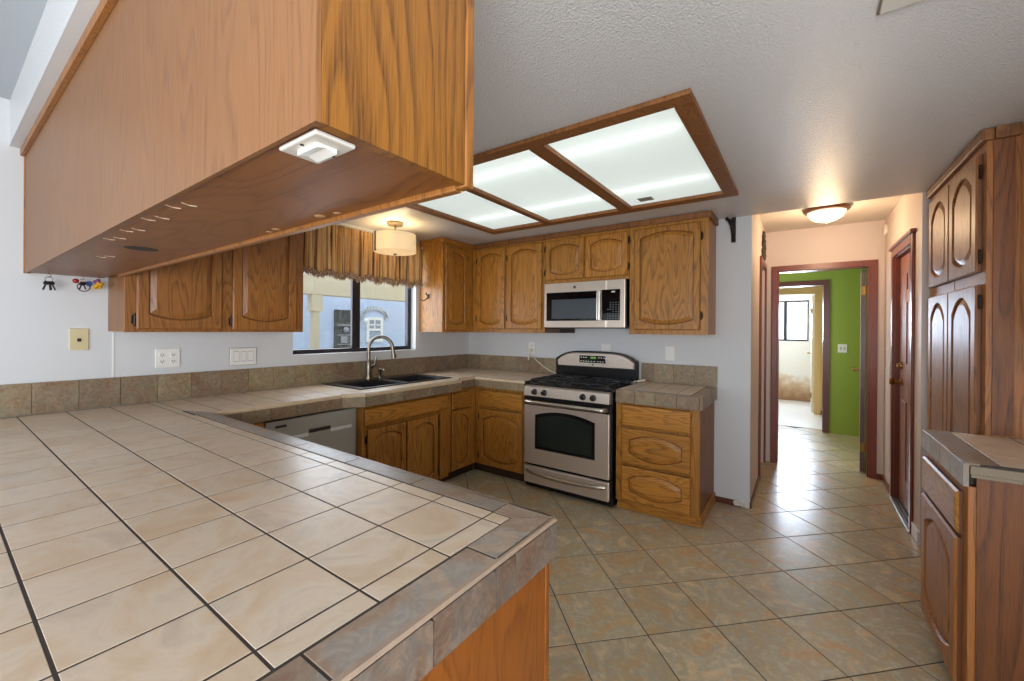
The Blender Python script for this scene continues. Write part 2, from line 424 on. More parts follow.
def rectsub(r, holes):
    out = [r]
    for hx0, hx1, hy0, hy1 in holes:
        nxt = []
        for x0, x1, y0, y1 in out:
            if hx1 <= x0 or hx0 >= x1 or hy1 <= y0 or hy0 >= y1: nxt.append((x0, x1, y0, y1)); continue
            if hx0 > x0: nxt.append((x0, hx0, y0, y1))
            if hx1 < x1: nxt.append((hx1, x1, y0, y1))
            a, c = max(x0, hx0), min(x1, hx1)
            if hy0 > y0: nxt.append((a, c, y0, hy0))
            if hy1 < y1: nxt.append((a, c, hy1, y1))
        out = nxt
    return out
def tilefield(b, X, Y, z0, z1, gap=.0050, holes=()):
    for x0, x1 in zip(X, X[1:]):
        for y0, y1 in zip(Y, Y[1:]):
            for r in rectsub((x0, x1, y0, y1), holes):
                if r[1]-r[0] < .012 or r[3]-r[2] < .012: continue
                b.tile(r[0]+gap/2, r[1]-gap/2, r[2]+gap/2, r[3]-gap/2, z0, z1)
def cuts(lo, hi, lines):
    return [lo]+sorted(l for l in lines if lo+.012 < l < hi-.012)+[hi]

# ------------------------------------------------------------------ the setting
ZC = 2.30        # kitchen ceiling
b = B(); b.mi = 1; b.box(-.14, 4.45, -7, 6.5, -.12, -.002); b.mi = 0
P_, A0, B0, g = .3432, .5955, -2.838, .0028
q = math.sqrt(.5)
for i in range(-22, 30):
    for j in range(-30, 24):
        a0, a1, b0_, b1 = A0+i*P_+g, A0+(i+1)*P_-g, B0+j*P_+g, B0+(j+1)*P_-g
        cxy = ((a0+a1)/2*q-(b0_+b1)/2*q, (a0+a1)/2*q+(b0_+b1)/2*q)
        if not (-.05 < cxy[0] < 4.35 and -4.6 < cxy[1] < 3.6): continue
        c = .002
        pts = [(a0, b0_), (a1, b0_), (a1, b1), (a0, b1)]; ins = [(a0+c, b0_+c), (a1-c, b0_+c), (a1-c, b1-c), (a0+c, b1-c)]
        W = lambda p, z: (p[0]*q-p[1]*q, p[0]*q+p[1]*q, z)
        L = [[W(p, -.004) for p in pts], [W(p, -.0012) for p in pts], [W(p, 0) for p in ins]]
        L[0] = [W(p, -.002) for p in pts]
        b.loops(L, False, True)
struct('floor', b, ['tile_floor', 'grout_floor'])
b = B(); b.box(2.3, 4.2, 3.62, 6.38, .0005, .004); o = struct('floor_bathroom', b, simple('pale_vinyl_floor', srgb(214, 210, 204), .35))

WY0, WY1, WZ0, WZ1 = -2.085, -.83, 1.18, 2.12
b = B(); b.box(-.14, 0, -7, WY0, 0, 2.52); b.box(-.14, 0, WY1, .12, 0, 2.52); b.box(-.14, 0, WY0, WY1, 0, WZ0); b.box(-.14, 0, WY0, WY1, WZ1, 2.52)
struct('wall_left', b, 'wall')
b = B(); b.box(0, 2.91, 0, .12, 0, 2.45); struct('wall_back', b, 'wall')
b = B(); b.box(2.79, 2.91, .12, .80, 0, 2.45); b.box(2.79, 2.91, .80, 1.40, 2.04, 2.45); b.box(2.79, 2.91, 1.40, 1.6, 0, 2.45); struct('wall_hall_left', b, 'wall_hall')
b = B(); b.box(2.91, 3.02, 1.48, 1.60, 0, 2.45); b.box(3.765, 3.87, 1.48, 1.60, 0, 2.45); b.box(3.02, 3.765, 1.48, 1.60, 2.03, 2.45); struct('wall_hall_end', b, 'wall_hall')
b = B(); b.box(3.87, 3.99, 0, .25, 0, 2.45); b.box(3.87, 3.99, .95, 1.60, 0, 2.45); b.box(3.87, 3.99, .25, .95, 2.02, 2.45); struct('wall_hall_right', b, 'wall_hall')
b = B(); b.box(3.99, 4.45, 0, .12, 0, 2.45); b.box(4.33, 4.45, -4.15, 0, 0, 2.52); b.box(4.33, 4.45, -7, -6.25, 0, 2.52); b.box(4.33, 4.45, -6.25, -4.15, 0, .35); b.box(4.33, 4.45, -6.25, -4.15, 2.15, 2.52); struct('wall_right', b, 'wall')  # dining-side opening made up to go with the added fill lamp
b = B(); b.box(-.14, 4.45, -7.12, -7, 0, .18); b.box(-.14, .35, -7.12, -7, .18, 2.52); b.box(3.75, 4.45, -7.12, -7, .18, 2.52); b.box(.35, 3.75, -7.12, -7, 2.3, 2.52); struct('wall_dining', b, 'wall')
# green room, cream passage and the bathroom at the end
b = B(); b.box(2.2, 2.79, 3.45, 3.57, 0, 2.45); b.box(3.485, 4.4, 3.45, 3.57, 0, 2.45); b.box(2.79, 3.485, 3.45, 3.57, 2.05, 2.45)
b.box(2.2, 2.3, 1.6, 3.45, 0, 2.45); b.box(4.3, 4.4, 1.6, 3.45, 0, 2.45); b.box(2.3, 4.3, 1.6, 1.62, 2.12, 2.45); b.box(3.86, 4.3, 1.6, 1.62, 0, 2.12); b.box(2.3, 2.93, 1.6, 1.62, 0, 2.12)
struct('wall_green', b, 'wall_green')
b = B(); b.box(3.56, 3.66, 3.57, 4.95, 0, 2.45); b.box(2.4, 2.5, 3.57, 4.95, 0, 2.45); b.box(2.4, 2.60, 4.95, 5.07, 0, 2.45); b.box(3.42, 3.66, 4.95, 5.07, 0, 2.45); b.box(2.60, 3.42, 4.95, 5.07, 2.04, 2.45)
struct('wall_cream', b, 'wall_cream')
b = B(); b.box(2.3, 2.42, 6.40, 6.52, 0, 2.45); b.box(3.345, 4.2, 6.40, 6.52, 0, 2.45); b.box(2.42, 3.345, 6.40, 6.52, 0, 1.20); b.box(2.42, 3.345, 6.40, 6.52, 2.02, 2.45)
b.box(2.2, 2.3, 5.07, 6.52, 0, 2.45); b.box(4.2, 4.3, 5.07, 6.52, 0, 2.45); struct('wall_bathroom', b, 'stained')
# ceilings
LX0, LX1, LY0, LY1 = .945, 2.825, -2.022, -.762      # opening of the ceiling light
b = B(); b.box(0, LX0, -3.5, .0, ZC, 2.56); b.box(LX1, 4.33, -3.5, .0, ZC, 2.56); b.box(LX0, LX1, -3.5, LY0, ZC, 2.56); b.box(LX0, LX1, LY1, 0, ZC, 2.56)
b.box(LX0, LX1, LY0, LY1, 2.50, 2.56); struct('ceiling', b, 'ceiling')
b = B(); b.box(0, 4.33, -7, -3.5, 2.52, 2.6); struct('ceiling_dining', b, paint('ceiling_paint_dining', srgb(176, 180, 186), .2, 60, .6))
b = B(); b.box(2.2, 4.45, 0, 6.52, 2.45, 2.55); struct('ceiling_hall', b, 'ceiling_smooth')

# kitchen window (slider)
b = B(); fx0, fx1 = -.115, -.075
b.bbox(fx0, fx1, WY0, WY1, WZ0, WZ0+.035, .003); b.bbox(fx0, fx1, WY0, WY1, WZ1-.035, WZ1, .003)
b.bbox(fx0, fx1, WY0, WY0+.035, WZ0+.034, WZ1-.034, .003); b.bbox(fx0, fx1, WY1-.042, WY1, WZ0+.034, WZ1-.034, .003)
win = struct('window_1', b, 'bronze')
b = B()
for y0, y1, x in ((-1.515, -1.475, -.088), (-1.468, -1.425, -.102)): b.bbox(x-.014, x+.014, y0, y1, WZ0+.034, WZ1-.034, .002)
b.bbox(-.10, -.064, -1.502, -1.49, 1.35, 1.45, .003)
obj('meeting_stile', b, 'bronze', win)
for y0, y1, x in ((WY0+.03, -1.495, -.088), (-1.447, WY1-.03, -.102)):
    b = B(); b.box(x-.002, x+.002, y0, y1, WZ0+.03, WZ1-.03); obj('pane', b, 'glass', win)
# bathroom window
b = B()
for r in ((2.42, 3.345, 1.20, 1.235), (2.42, 3.345, 1.985, 2.02), (2.42, 2.455, 1.235, 1.985), (3.318, 3.345, 1.235, 1.985), (2.93, 2.985, 1.235, 1.985)): b.bbox(r[0], r[1], 6.44, 6.48, r[2], r[3], .002)
w2 = struct('window_2', b, 'bronze')
b = B(); b.box(2.45, 3.32, 6.458, 6.462, 1.23, 1.99); obj('pane', b, 'glass', w2)

# hall door frames
def casing_y(b, x0, x1, y, ztop, wd=.055, t=.018):      # casing on a wall facing -y
    for a, c in ((x0-wd, x0), (x1, x1+wd)): b.bbox(a, c, y-t, y, 0, ztop+wd, .006)
    b.bbox(x0, x1, y-t, y, ztop, ztop+wd, .006)
def casing_x(b, y0, y1, x, ztop, s, wd=.055, t=.018):   # casing on a wall facing s*x
    x0, x1 = sorted((x, x+s*t))
    for a, c in ((y0-wd, y0), (y1, y1+wd)): b.bbox(x0, x1, a, c, 0, ztop+wd, .006)
    b.bbox(x0, x1, y0, y1, ztop, ztop+wd, .006)
b = B(); casing_y(b, 3.022, 3.765, 1.48, 2.025)
b.box(3.02, 3.034, 1.48, 1.61, 0, 2.03); b.box(3.753, 3.765, 1.48, 1.61, 0, 2.03); b.box(3.034, 3.753, 1.48, 1.61, 2.017, 2.03)
struct('trim_1', b, 'mahogany')
b = B(); casing_x(b, .25, .95, 3.87, 2.02, -1, .06)
b.box(3.87, 3.99, .938, .95, 0, 2.02); b.box(3.87, 3.99, .25, .262, 0, 2.02); b.box(3.87, 3.99, .262, .938, 2.008, 2.02)
b.bbox(3.838, 3.87, .165, 1.035, 2.08, 2.105, .004)
struct('trim_2', b, 'mahogany')
b = B(); casing_x(b, .80, 1.40, 2.91, 2.04, 1, .055)
struct('trim_3', b, 'mahogany')
b = B(); b.box(2.80, 2.84, .80, 1.40, .005, 2.04); d3 = struct('door_3', b, 'mahogany_dark')
b = B(); casing_y(b, 2.80, 3.485, 3.45, 2.05, .06); b.box(3.473, 3.485, 3.45, 3.57, 0, 2.05); b.box(2.8, 3.473, 3.45, 3.57, 2.038, 2.05)
struct('trim_4', b, 'mahogany_dark')
b = B(); casing_y(b, 2.60, 3.405, 4.95, 2.03, .09); struct('trim_5', b, simple('cream_door_casing', srgb(226, 200, 150), .4))
# hall-end door, swung open into the green room, seen on its edge
T1 = .098
def rot1(pts): return [(3.712+x+T1*y, 1.625+y-T1*x) for x, y in pts]
b = B(); b.prism(rot1([(0, 0), (.034, 0), (.034, .735), (0, .735)]), 'z', .012, 2.005)
d1 = struct('door_1', b, 'mahogany_dark')
b = B(); b.prism(rot1([(.0345, .004), (.037, .004), (.037, .73), (.0345, .73)]), 'z', .015, 2.0); obj('back_face', b, 'wall_green', d1)
b = B(); b.prism(rot1([(-.004, -.003), (-.0005, -.003), (-.0005, .735), (-.004, .735)]), 'z', .013, 2.003); obj('front_face', b, 'white_trim', d1)
for z in (.25, 1.80):
    b = B(); b.tube([(3.7535, 1.618, z-.045), (3.7535, 1.618, z+.045)], .007, 8); b.bbox(3.714, 3.75, 1.6205, 1.6225, z-.045, z+.045, .0008, 1); obj('hinge', b, 'antique_brass', d1, True)
b = B(); b.lathe((3.771, 2.29, .97), [(.026, 0), (.026, -.005), (.010, -.008), (.010, -.035), (.022, -.042), (.027, -.055), (.020, -.068), (.003, -.070)], 16, 'x'); obj('door_knob', b, 'antique_brass', d1, True)
# right-hand hall door, ajar in its deep frame
b = B(); b.box(3.897, 3.937, .268, .90, .03, 2.0); d2 = struct('door_2', b, 'door_orange')
for z0, z1 in ((.25, .85), (1.15, 1.85)):
    for y0, y1 in ((.34, .55), (.62, .83)):
        b = B(); b.bbox(3.891, 3.899, y0, y1, z0, z1, .006); obj('panel', b, 'door_orange', d2)
b = B(); b.lathe((3.896, .83, .99), [(.030, 0), (.030, -.006), (.011, -.010), (.011, -.04), (.026, -.046), (.031, -.06), (.022, -.073), (.003, -.075)], 18, 'x'); obj('door_knob', b, 'antique_brass', d2, True)
b = B(); b.lathe((3.896, .83, 1.12), [(.028, 0), (.026, -.012), (.012, -.016), (.002, -.017)], 18, 'x'); b.bbox(3.867, 3.882, .825, .835, 1.10, 1.14, .002); obj('deadbolt', b, 'antique_brass', d2, True)
b = B(); b.bbox(3.8915, 3.8965, .55, .62, 1.62, 1.72, .002); b.bbox(3.8915, 3.8965, .80, .86, 1.60, 1.70, .002); obj('chipped_patch', b, simple('bare_chipped_wood', srgb(206, 160, 120), .7), d2)
b = B(); b.box(3.90, 3.985, .902, .937, .03, 2.0); obj('gap_strip', b, simple('dark_gap_strip', srgb(36, 34, 44), .6), d2)  # dark strip filling the gap between slab and far jamb
# threshold under it
t = thing('door_threshold', 'ribbed metal threshold under the brown hall door on the right', 'threshold', (3.92, .6, 0))
b = B(); b.bbox(3.845, 3.98, .20, .995, .001, .012, .003); obj('sill_plate', b, 'alum', t)
for i in range(5):
    b = B(); x = 3.872+i*.022; b.bbox(x-.004, x+.004, .205, .99, .012, .017, .002); obj('rib', b, 'slot', t)

# baseboards
b = B(); b.bbox(2.665, 2.85, -.010, 0, 0, .045, .002); struct('baseboard_back', b, 'mahogany_dark')
b = B(); b.bbox(2.91, 2.922, .0, .742, 0, .045, .002); struct('baseboard_hall_left', b, 'mahogany_dark')
b = B(); b.bbox(3.858, 3.87, 1.04, 1.48, 0, .05, .002); b.bbox(3.822, 3.858, 1.468, 1.48, 0, .05, .002); struct('baseboard_hall_right', b, 'mahogany')
b = B(); b.bbox(3.858, 3.87, .0, .185, 0, .09, .002); struct('baseboard_right', b, 'white_trim')
b = B(); b.bbox(3.55, 3.56, 3.57, 4.95, 0, .07, .002); b.bbox(3.50, 3.56, 4.935, 4.95, 0, .07, .002); struct('baseboard_passage', b, 'door_orange')
b = B(); b.box(0, .003, -3.119, -3.112, 1.10, 1.36); struct('trim_6', b, 'white_trim')
# crumbled plaster at the foot of the wall end
b = B()
for k in range(9):
    x = 2.80+random.random()*.09; z = .012+random.random()*.035; r = .010+random.random()*.012
    b.ball((x, -.006-random.random()*.006, z), r, .8)
tag(obj('plaster_patch', b, 'plaster', None, True), 'crumbled white plaster at the bottom corner of the wall end', 'plaster')
b = B(); b.box(0, 4.33, -3.502, -3.44, 2.289, 2.2995); struct('trim_7', b, 'wall')
# cream bathroom door, open
b = B(); b.box(3.372, 3.405, 5.08, 5.80, .012, 2.02); d4 = struct('door_4', b, 'white_trim')
b = B(); b.lathe((3.371, 5.74, 1.0), [(.022, 0), (.010, -.01), (.010, -.03), (.022, -.045), (.003, -.06)], 14, 'x'); obj('door_knob', b, 'antique_brass', d4, True)
for z in (.3, 1.75):
    b = B(); b.tube([(3.366, 5.078, z-.045), (3.366, 5.078, z+.045)], .009, 8); obj('hinge', b, 'antique_brass', d4, True)

# ------------------------------------------------------------------ outside the kitchen window
t = thing('neighbour_house', 'pale stucco house wall seen through the kitchen window', 'house', (-3.3, .5, 0))
b = B(); b.box(-3.5, -3.2, -6, 6, -.1, 3.6); obj('wall', b, 'stucco', t)
def outwin(y0, y1, z0, z1, dark, mid):
    f = B(); x = -3.2
    for a, c, d, e in ((y0, y1, z0-.05, z0), (y0, y1, z1, z1+.05), (y0-.05, y0, z0-.05, z1+.05), (y1, y1+.05, z0-.05, z1+.05)): f.box(x, x+.03, a, c, d, e)
    if mid: f.box(x, x+.025, y0, y1, (z0+z1)/2-.02, (z0+z1)/2+.02); f.box(x, x+.02, (y0+y1)/2-.012, (y0+y1)/2+.012, (z0+z1)/2, z1); f.box(x, x+.02, y0, y1, (z0+3*z1)/4-.01, (z0+3*z1)/4+.01)
    w_ = obj('window', f, 'white_trim' if mid else 'dark_window', t)
    f = B(); f.box(x, x+.008, y0, y1, z0, z1); obj('pane', f, 'dark_window' if dark else simple('blueish_glass', srgb(150, 162, 176), .15), w_)
    return w_
outwin(.92, 1.17, 1.20, 1.55, False, True)
ow = outwin(.29, .60, .95, 1.66, True, False)
b = B()
for z in (1.45, 1.28, 1.12): b.box(-3.19, -3.175, .29, .60, z-.008, z+.008)
b.bbox(-3.19, -3.15, .35, .47, 1.14, 1.26, .01); b.ball((-3.15, .44, 1.37), .05); obj('shelf_clutter', b, simple('window_clutter', srgb(150, 150, 156), .6), ow)
b = B()
for k in range(13):
    q_ = math.pi*k/12; y = 1.045-.26*math.cos(q_); z = 1.60+.17*math.sin(q_); b.bbox(-3.2, -3.17, y-.03, y+.03, z-.035, z+.035, .006, 1)
obj('arch_surround', b, simple('arch_moulding', srgb(182, 184, 188), .8), t)
b = B(); b.ball((-3.10, .79, 1.535), .045); b.tube([(-3.1995, .79, 1.53), (-3.10, .79, 1.53)], .012, 8); tag(obj('outdoor_lamp', b, 'white_plastic', None, True), 'small white globe lamp on the stucco wall beyond the window', 'lamp')
b = B(); b.bbox(-1.70, -1.60, -4.5, 4.5, 1.80, 2.05, .01); tag(obj('patio_beam', b, 'patio_wood'), 'beige painted patio cover beam outside the kitchen window', 'beam')
b = B(); b.bbox(-1.70, -1.61, -1.01, -.93, 0, 1.80, .008); b.bbox(-1.71, -1.60, -1.035, -.90, 1.60, 1.80, .012); tag(obj('patio_post', b, 'patio_wood'), 'beige patio post outside the left half of the kitchen window', 'post')
b = B(); b.box(-3.2, -.15, -6, 6, -.14, -.05); o = struct('ground_patio', b, 'concrete')

# ------------------------------------------------------------------ hanging cabinet over the peninsula
HX, HY0, HY1, HZ = 2.719, -3.4505, -3.138, 1.66
t = thing('hanging_cabinet', 'large oak cabinet box hanging from the ceiling over the tiled peninsula', 'cabinet', (1.35, -3.3, HZ))
b = B(); b.box(.022, HX, HY0, HY0+.007, HZ, ZC-.03); obj('front_panel', b, 'oak_soft', t)
b = B(); b.bbox(.002, .022, HY0-.004, HY0+.02, HZ, ZC-.03, .002); b.bbox(.002, HX-.02, HY0-.016, HY0-.001, ZC-.048, ZC-.0125, .004); obj('wall_strip', b, 'oak_mid', t)
b = B(); b.box(HX-.018, HX, HY0+.0075, HY1-.022, HZ+.001, ZC-.0125); obj('end_panel', b, 'oak_bold', t)
b = B(); b.bbox(HX-.024, HX+.004, HY1-.022, HY1, HZ-.003, ZC-.004, .003); obj('end_stile', b, 'oak_mid', t)
b = B(); b.box(.004, HX-.02, HY0+.008, HY1-.022, HZ+.005, HZ+.03); bp = obj('bottom_panel', b, 'oak_under', t)
b = B(); b.bbox(.30, HX-.024, HY1-.022, HY1-.002, HZ-.006, HZ+.07, .003); obj('back_rail', b, 'oak_mid', t)
b = B(); b.box(.34, HX-.024, HY1-.020, HY1-.004, HZ+.07, ZC-.01); obj('back_panel', b, 'oak', t)
b = B(); b.lathe((1.345, -3.305, HZ+.0045), [(.046, 0), (.046, -.0008), (.001, -.001)], 28); obj('cable_hole', b, 'slot', bp)
for x, y in ((2.07, -3.420), (1.88, -3.418), (1.665, -3.414), (1.47, -3.414), (.99, -3.345)):
    for dx in (0, .05):
        b = B(); b.tube([(x+dx, y-.012+dx*.3, HZ+.0048), (x+dx-.010, y+.004+dx*.3, HZ+.0044), (x+dx-.007, y+.018+dx*.3, HZ+.0048)], .0016, 6)
        obj('scuff_mark', b, 'scuff', bp)
for x, z in ((1.99, .006), (2.04, .010), (2.27, .016), (2.33, .007)):
    b = B(); b.ball((x, HY1-.030-z, HZ+.005), .006+z*.5, .3); obj('glue_residue', b, 'glue', bp, True)
# switch plate on its underside
t = thing('ceiling_switch_plate', 'cream rocker switch plate under the corner of the hanging cabinet', 'switch', (2.645, -3.405, HZ))
b = B(); b.bbox(2.590, 2.692, -3.436, -3.372, HZ-.003, HZ+.0045, .003); obj('cover_plate', b, simple('grey_cream_plastic', srgb(206, 200, 190), .4), t)
b = B(); b.prism([(-3.420, HZ-.002), (-3.388, HZ-.002), (-3.388, HZ-.010), (-3.405, HZ-.006), (-3.420, HZ-.010)], 'x', 2.615, 2.667); obj('rocker', b, 'white_plastic', t)
for y in (-3.427, -3.378):
    b = B(); b.lathe((2.641, y, HZ-.003), [(.003, 0), (.003, -.001), (.0005, -.0012)], 10); obj('screw', b, 'slot', t)

# keys on hooks under the hanging cabinet, by the wall
def cup_hook(t, x, y):
    b = B(); p = [(x, y, HZ+.012), (x, y, HZ-.005)]+[(x, y+.008*math.sin(a), HZ-.013+.008*math.cos(a)) for a in [k*.5 for k in range(1, 9)]]; b.tube(p, .0014, 6); obj('hook', b, 'antique_brass', t, True)
def ring(b, c, r, th, ang):
    d = Vector((math.cos(ang), math.sin(ang), 0)); b.tube([Vector(c)+d*r*math.cos(a)+Vector((0, 0, r*math.sin(a))) for a in [k*2*math.pi/20 for k in range(21)]], th, 6)
def key(b, p, ang, L=.05):
    d = Vector((math.cos(ang)*.35, math.sin(ang)*.35, -1)).normalized(); p = Vector(p); s = d.cross(Vector((1, 0, 0))).normalized()
    for i, wd in enumerate((.008, .010, .009)):
        c = p+d*(.006+i*.006); b.tube([c-s*wd, c+s*wd], .0035, 6)
    b.tube([p+d*.02, p+d*L], .0032, 6)
t = thing('key_bunch', 'bunch of dark keys hanging by the wall under the cabinet end', 'keys', (.12, -3.38, HZ-.06))
b = B(); ring(b, (.12, -3.38, HZ-.032), .014, .0015, 1.2); obj('key_ring', b, 'nickel', t, True)
for a in (0.3, 1.5, 2.8, 4.2, 5.2):
    b = B(); key(b, (.12+.006*math.cos(a), -3.38+.006*math.sin(a), HZ-.038), a, .05); obj('key', b, 'black_iron', t, True)
cup_hook(t, .12, -3.38)
t = thing('key_bunch', 'keyring with red ball and blue tag, hung from the wooden cabinet', 'keys', (.12, -3.27, HZ-.07))
b = B(); ring(b, (.12, -3.255, HZ-.058), .024, .003, 1.3); obj('key_ring', b, simple('dark_red_ring', srgb(88, 40, 34), .4), t, True)
b = B(); b.ball((.12, -3.285, HZ-.030), .013); obj('red_ball', b, 'red', t, True)
b = B(); b.lathe((.115, -3.235, HZ-.040), [(.004, -.006), (.014, -.004), (.014, .004), (.004, .006)], 16, 'x'); obj('blue_tag', b, 'blue', t, True)
b = B(); key(b, (.125, -3.262, HZ-.03), 1.0, .045); key(b, (.115, -3.258, HZ-.03), 4.0, .045); obj('key', b, 'black_iron', t, True)
cup_hook(t, .12, -3.262)
t = thing('key_bunch', 'yellow and purple keychain charm hanging nearest the oak upper cabinet', 'keys', (.12, -3.20, HZ-.06))
b = B()
for k in range(9):
    a = k*2.4; b.ball((.12+.008*math.cos(a), -3.20+.013*math.sin(a), HZ-.048+.012*math.cos(a*1.7)), .009)
obj('yellow_charm', b, 'yellow', t, True)
b = B(); b.ball((.125, -3.202, HZ-.022), .011); b.ball((.118, -3.212, HZ-.026), .008); obj('purple_charm', b, 'purple', t, True)
cup_hook(t, .12, -3.20)

# ------------------------------------------------------------------ cabinets
def hinges(door, x, y, zs, u):
    for z in zs: hinge(door, (x, y, z), u)
def crown(b, pts, z0, z1, out):
    pass

# upper cabinets on the window wall, left of the window
t = thing('upper_cabinet', 'oak two-door upper cabinet on the window wall behind the hanging cabinet', 'cabinet', (.165, -2.65, 1.365))
b = B(); b.box(.003, .312, -3.138, -2.186, 1.365, ZC-.004); obj('carcass', b, 'oak_mid', t)
b = B()
for y0, y1 in ((-3.138, -3.085), (-2.70, -2.625), (-2.24, -2.184)): b.bbox(.312, .331, y0, y1, 1.363, ZC-.05, .002)
for y0, y1 in ((-3.085, -2.70), (-2.625, -2.24)): b.box(.312, .331, y0, y1, 1.363, 1.40); b.box(.312, .331, y0, y1, 2.2, ZC-.05)
b.bbox(.312, .348, -3.138, -2.182, ZC-.055, ZC-.004, .006)
obj('face_frame', b, 'oak_mid', t)
for y0, y1 in ((-3.092, -2.692), (-2.636, -2.236)):
    b = B(); raised_panel(b, (.3315, y0, 1.378), (0, 1, 0), (1, 0, 0), y1-y0, .85, st=.035, sb=.03, ms=.05); d = obj('door', b, ['oak_mid', 'groove'], t)
    hinges(d, .338, y0-.006, (1.43, 2.15), (0, -1, 0))

# upper corner cabinet right of the window
t = thing('upper_cabinet', 'narrow oak upper cabinet in the corner right of the window', 'cabinet', (.165, -.55, 1.365))
b = B(); b.box(.003, .312, -.784, -.004, 1.362, ZC-.004); obj('carcass', b, 'oak', t)
b = B(); b.bbox(.312, .331, -.784, -.755, 1.36, ZC-.05, .002); b.bbox(.312, .331, -.425, -.334, 1.36, ZC-.05, .002); b.box(.312, .331, -.755, -.425, 1.36, 1.395); b.box(.312, .331, -.755, -.425, 2.21, ZC-.05)
b.bbox(.003, .35, -.798, -.336, ZC-.05, ZC-.003, .006); obj('face_frame', b, 'oak', t)
b = B(); raised_panel(b, (.3315, -.757, 1.385), (0, 1, 0), (1, 0, 0), .335, .84, st=.035, sb=.03, ms=.05); d = obj('door', b, ['oak', 'groove'], t)
hinges(d, .338, -.418, (1.46, 2.14), (0, 1, 0))
t = thing('coat_hook', 'black double coat hook on the side of the corner upper cabinet', 'hook', (.13, -.79, 1.70))
b = B(); b.bbox(.12, .15, -.791, -.7855, 1.70, 1.745, .003); obj('back_plate', b, 'dark_metal', t)
b = B(); b.tube([(.135, -.79, 1.735), (.13, -.815, 1.74), (.15, -.83, 1.752)], .005, 8); b.ball((.15, -.83, 1.752), .008); b.tube([(.135, -.79, 1.715), (.125, -.81, 1.69), (.105, -.83, 1.675), (.09, -.842, 1.69)], .005, 8); b.ball((.09, -.842, 1.69), .007); obj('prong', b, 'dark_metal', t, True)
b = B(); b.lathe((.036, -.7855, 2.225), [(.010, 0), (.006, -.004), (.006, -.014), (.012, -.02), (.010, -.028), (.001, -.03)], 16, 'y'); tag(obj('cabinet_knob', b, 'white_plastic', None, True), 'small white knob high on the side of the corner cabinet', 'knob')

# uppers on the back wall: corner pair
def upper_back(label, x0, x1, z0, doors, hs, dz=None, mid=()):
    t = thing('upper_cabinet', label, 'cabinet', ((x0+x1)/2, -.16, z0))
    b = B(); b.box(x0, x1, -.311, -.004, z0, ZC-.004); obj('carcass', b, 'oak', t)
    b = B(); ys = (-.3305, -.3115)
    dz0, dz1 = dz or (z0+.035, 2.225)
    st = [(x0, doors[0][0]+.006)]+[(a[1]-.006, c[0]+.006) for a, c in zip(doors, doors[1:])]+[(doors[-1][1]-.006, x1)]
    for a, c in st: b.bbox(a, c, *ys, z0-.002, ZC-.05, .002)
    for a, c in doors: b.box(a+.006, c-.006, *ys, z0-.002, dz0+.006); b.box(a+.006, c-.006, *ys, dz1-.006, ZC-.05)
    obj('face_frame', b, 'oak', t)
    for (a, c), h in zip(doors, hs):
        b = B(); raised_panel(b, (a, -.331, dz0), (1, 0, 0), (0, -1, 0), c-a, dz1-dz0, st=.04, sb=.035, ms=.045, mt=.04, mb=.04); d = obj('door', b, ['oak', 'groove'], t)
        x, u = (a-.006, (-1, 0, 0)) if h < 0 else (c+.006, (1, 0, 0))
        hh = min(.11, (dz1-dz0)*.2); hinges(d, x, -.338, (dz0+hh, dz1-hh), u)
    return t
t = upper_back('oak two-door upper cabinet between the corner and the microwave', .334, 1.238, 1.362, [(.405, .768), (.803, 1.205)], (-1, -1))
b = B(); b.bbox(.352, 1.238, -.35, -.3, ZC-.05, ZC-.003, .006); obj('crown_moulding', b, 'oak_brown', t)
t = upper_back('short oak two-door cabinet above the microwave', 1.241, 2.05, 1.826, [(1.248, 1.641), (1.656, 2.04)], (-1, 1), (1.856, 2.225))
b = B(); b.bbox(1.239, 2.052, -.35, -.3, ZC-.05, ZC-.003, .006); obj('crown_moulding', b, 'oak_brown', t)
t = upper_back('tall single-door oak upper cabinet right of the microwave', 2.054, 2.658, 1.362, [(2.096, 2.604)], (1,))
b = B(); b.bbox(2.054, 2.676, -.35, -.3, ZC-.05, ZC-.003, .006); b.bbox(2.657, 2.676, -.305, -.004, ZC-.05, ZC-.003, .005); obj('crown_moulding', b, 'oak_brown', t)

# base cabinets
def front(b_, o, u, nrm, w, h, flat=False, **k): return raised_panel(b_, o, u, nrm, w, h, flat=flat, **k)
# sink base, standing forward of its neighbours
t = thing('base_cabinet', 'oak sink base cabinet with false drawer front and two arched doors', 'cabinet', (.36, -1.49, 0))
b = B(); b.box(.02, .66, -1.935, -1.917, .09, .828); b.box(.02, .66, -1.073, -1.055, .09, .828); b.box(.02, .66, -1.917, -1.073, .09, .108); b.box(.02, .03, -1.917, -1.073, .108, .828); obj('carcass', b, 'oak', t)
b = B(); b.bbox(.66, .681, -1.937, -1.905, .088, .83, .002); b.bbox(.66, .681, -1.155, -1.052, .088, .83, .002); b.box(.66, .667, -1.905, -1.155, .088, .105); b.box(.66, .667, -1.905, -1.155, .65, .70); b.box(.66, .667, -1.905, -1.155, .80, .83); obj('face_frame', b, 'oak', t)
b = B(); front(b, (.681, -1.925, .69), (0, 1, 0), (1, 0, 0), .84, .125, True); obj('drawer_front', b, ['oak_y', 'groove'], t)
for y0, y1, hy in ((-1.90, -1.545, -1), (-1.532, -1.195, 1)):
    b = B(); front(b, (.681, y0, .10), (0, 1, 0), (1, 0, 0), y1-y0, .56, ms=.042, mt=.04, mb=.04, st=.045, sb=.035); d = obj('door', b, ['oak', 'groove'], t)
    hinges(d, .688, y0-.006 if hy < 0 else y1+.006, (.16, .59), (0, hy, 0))
b = B(); b.box(.02, .63, -1.935, -1.055, 0, .088); obj('toe_kick', b, 'kick', t)
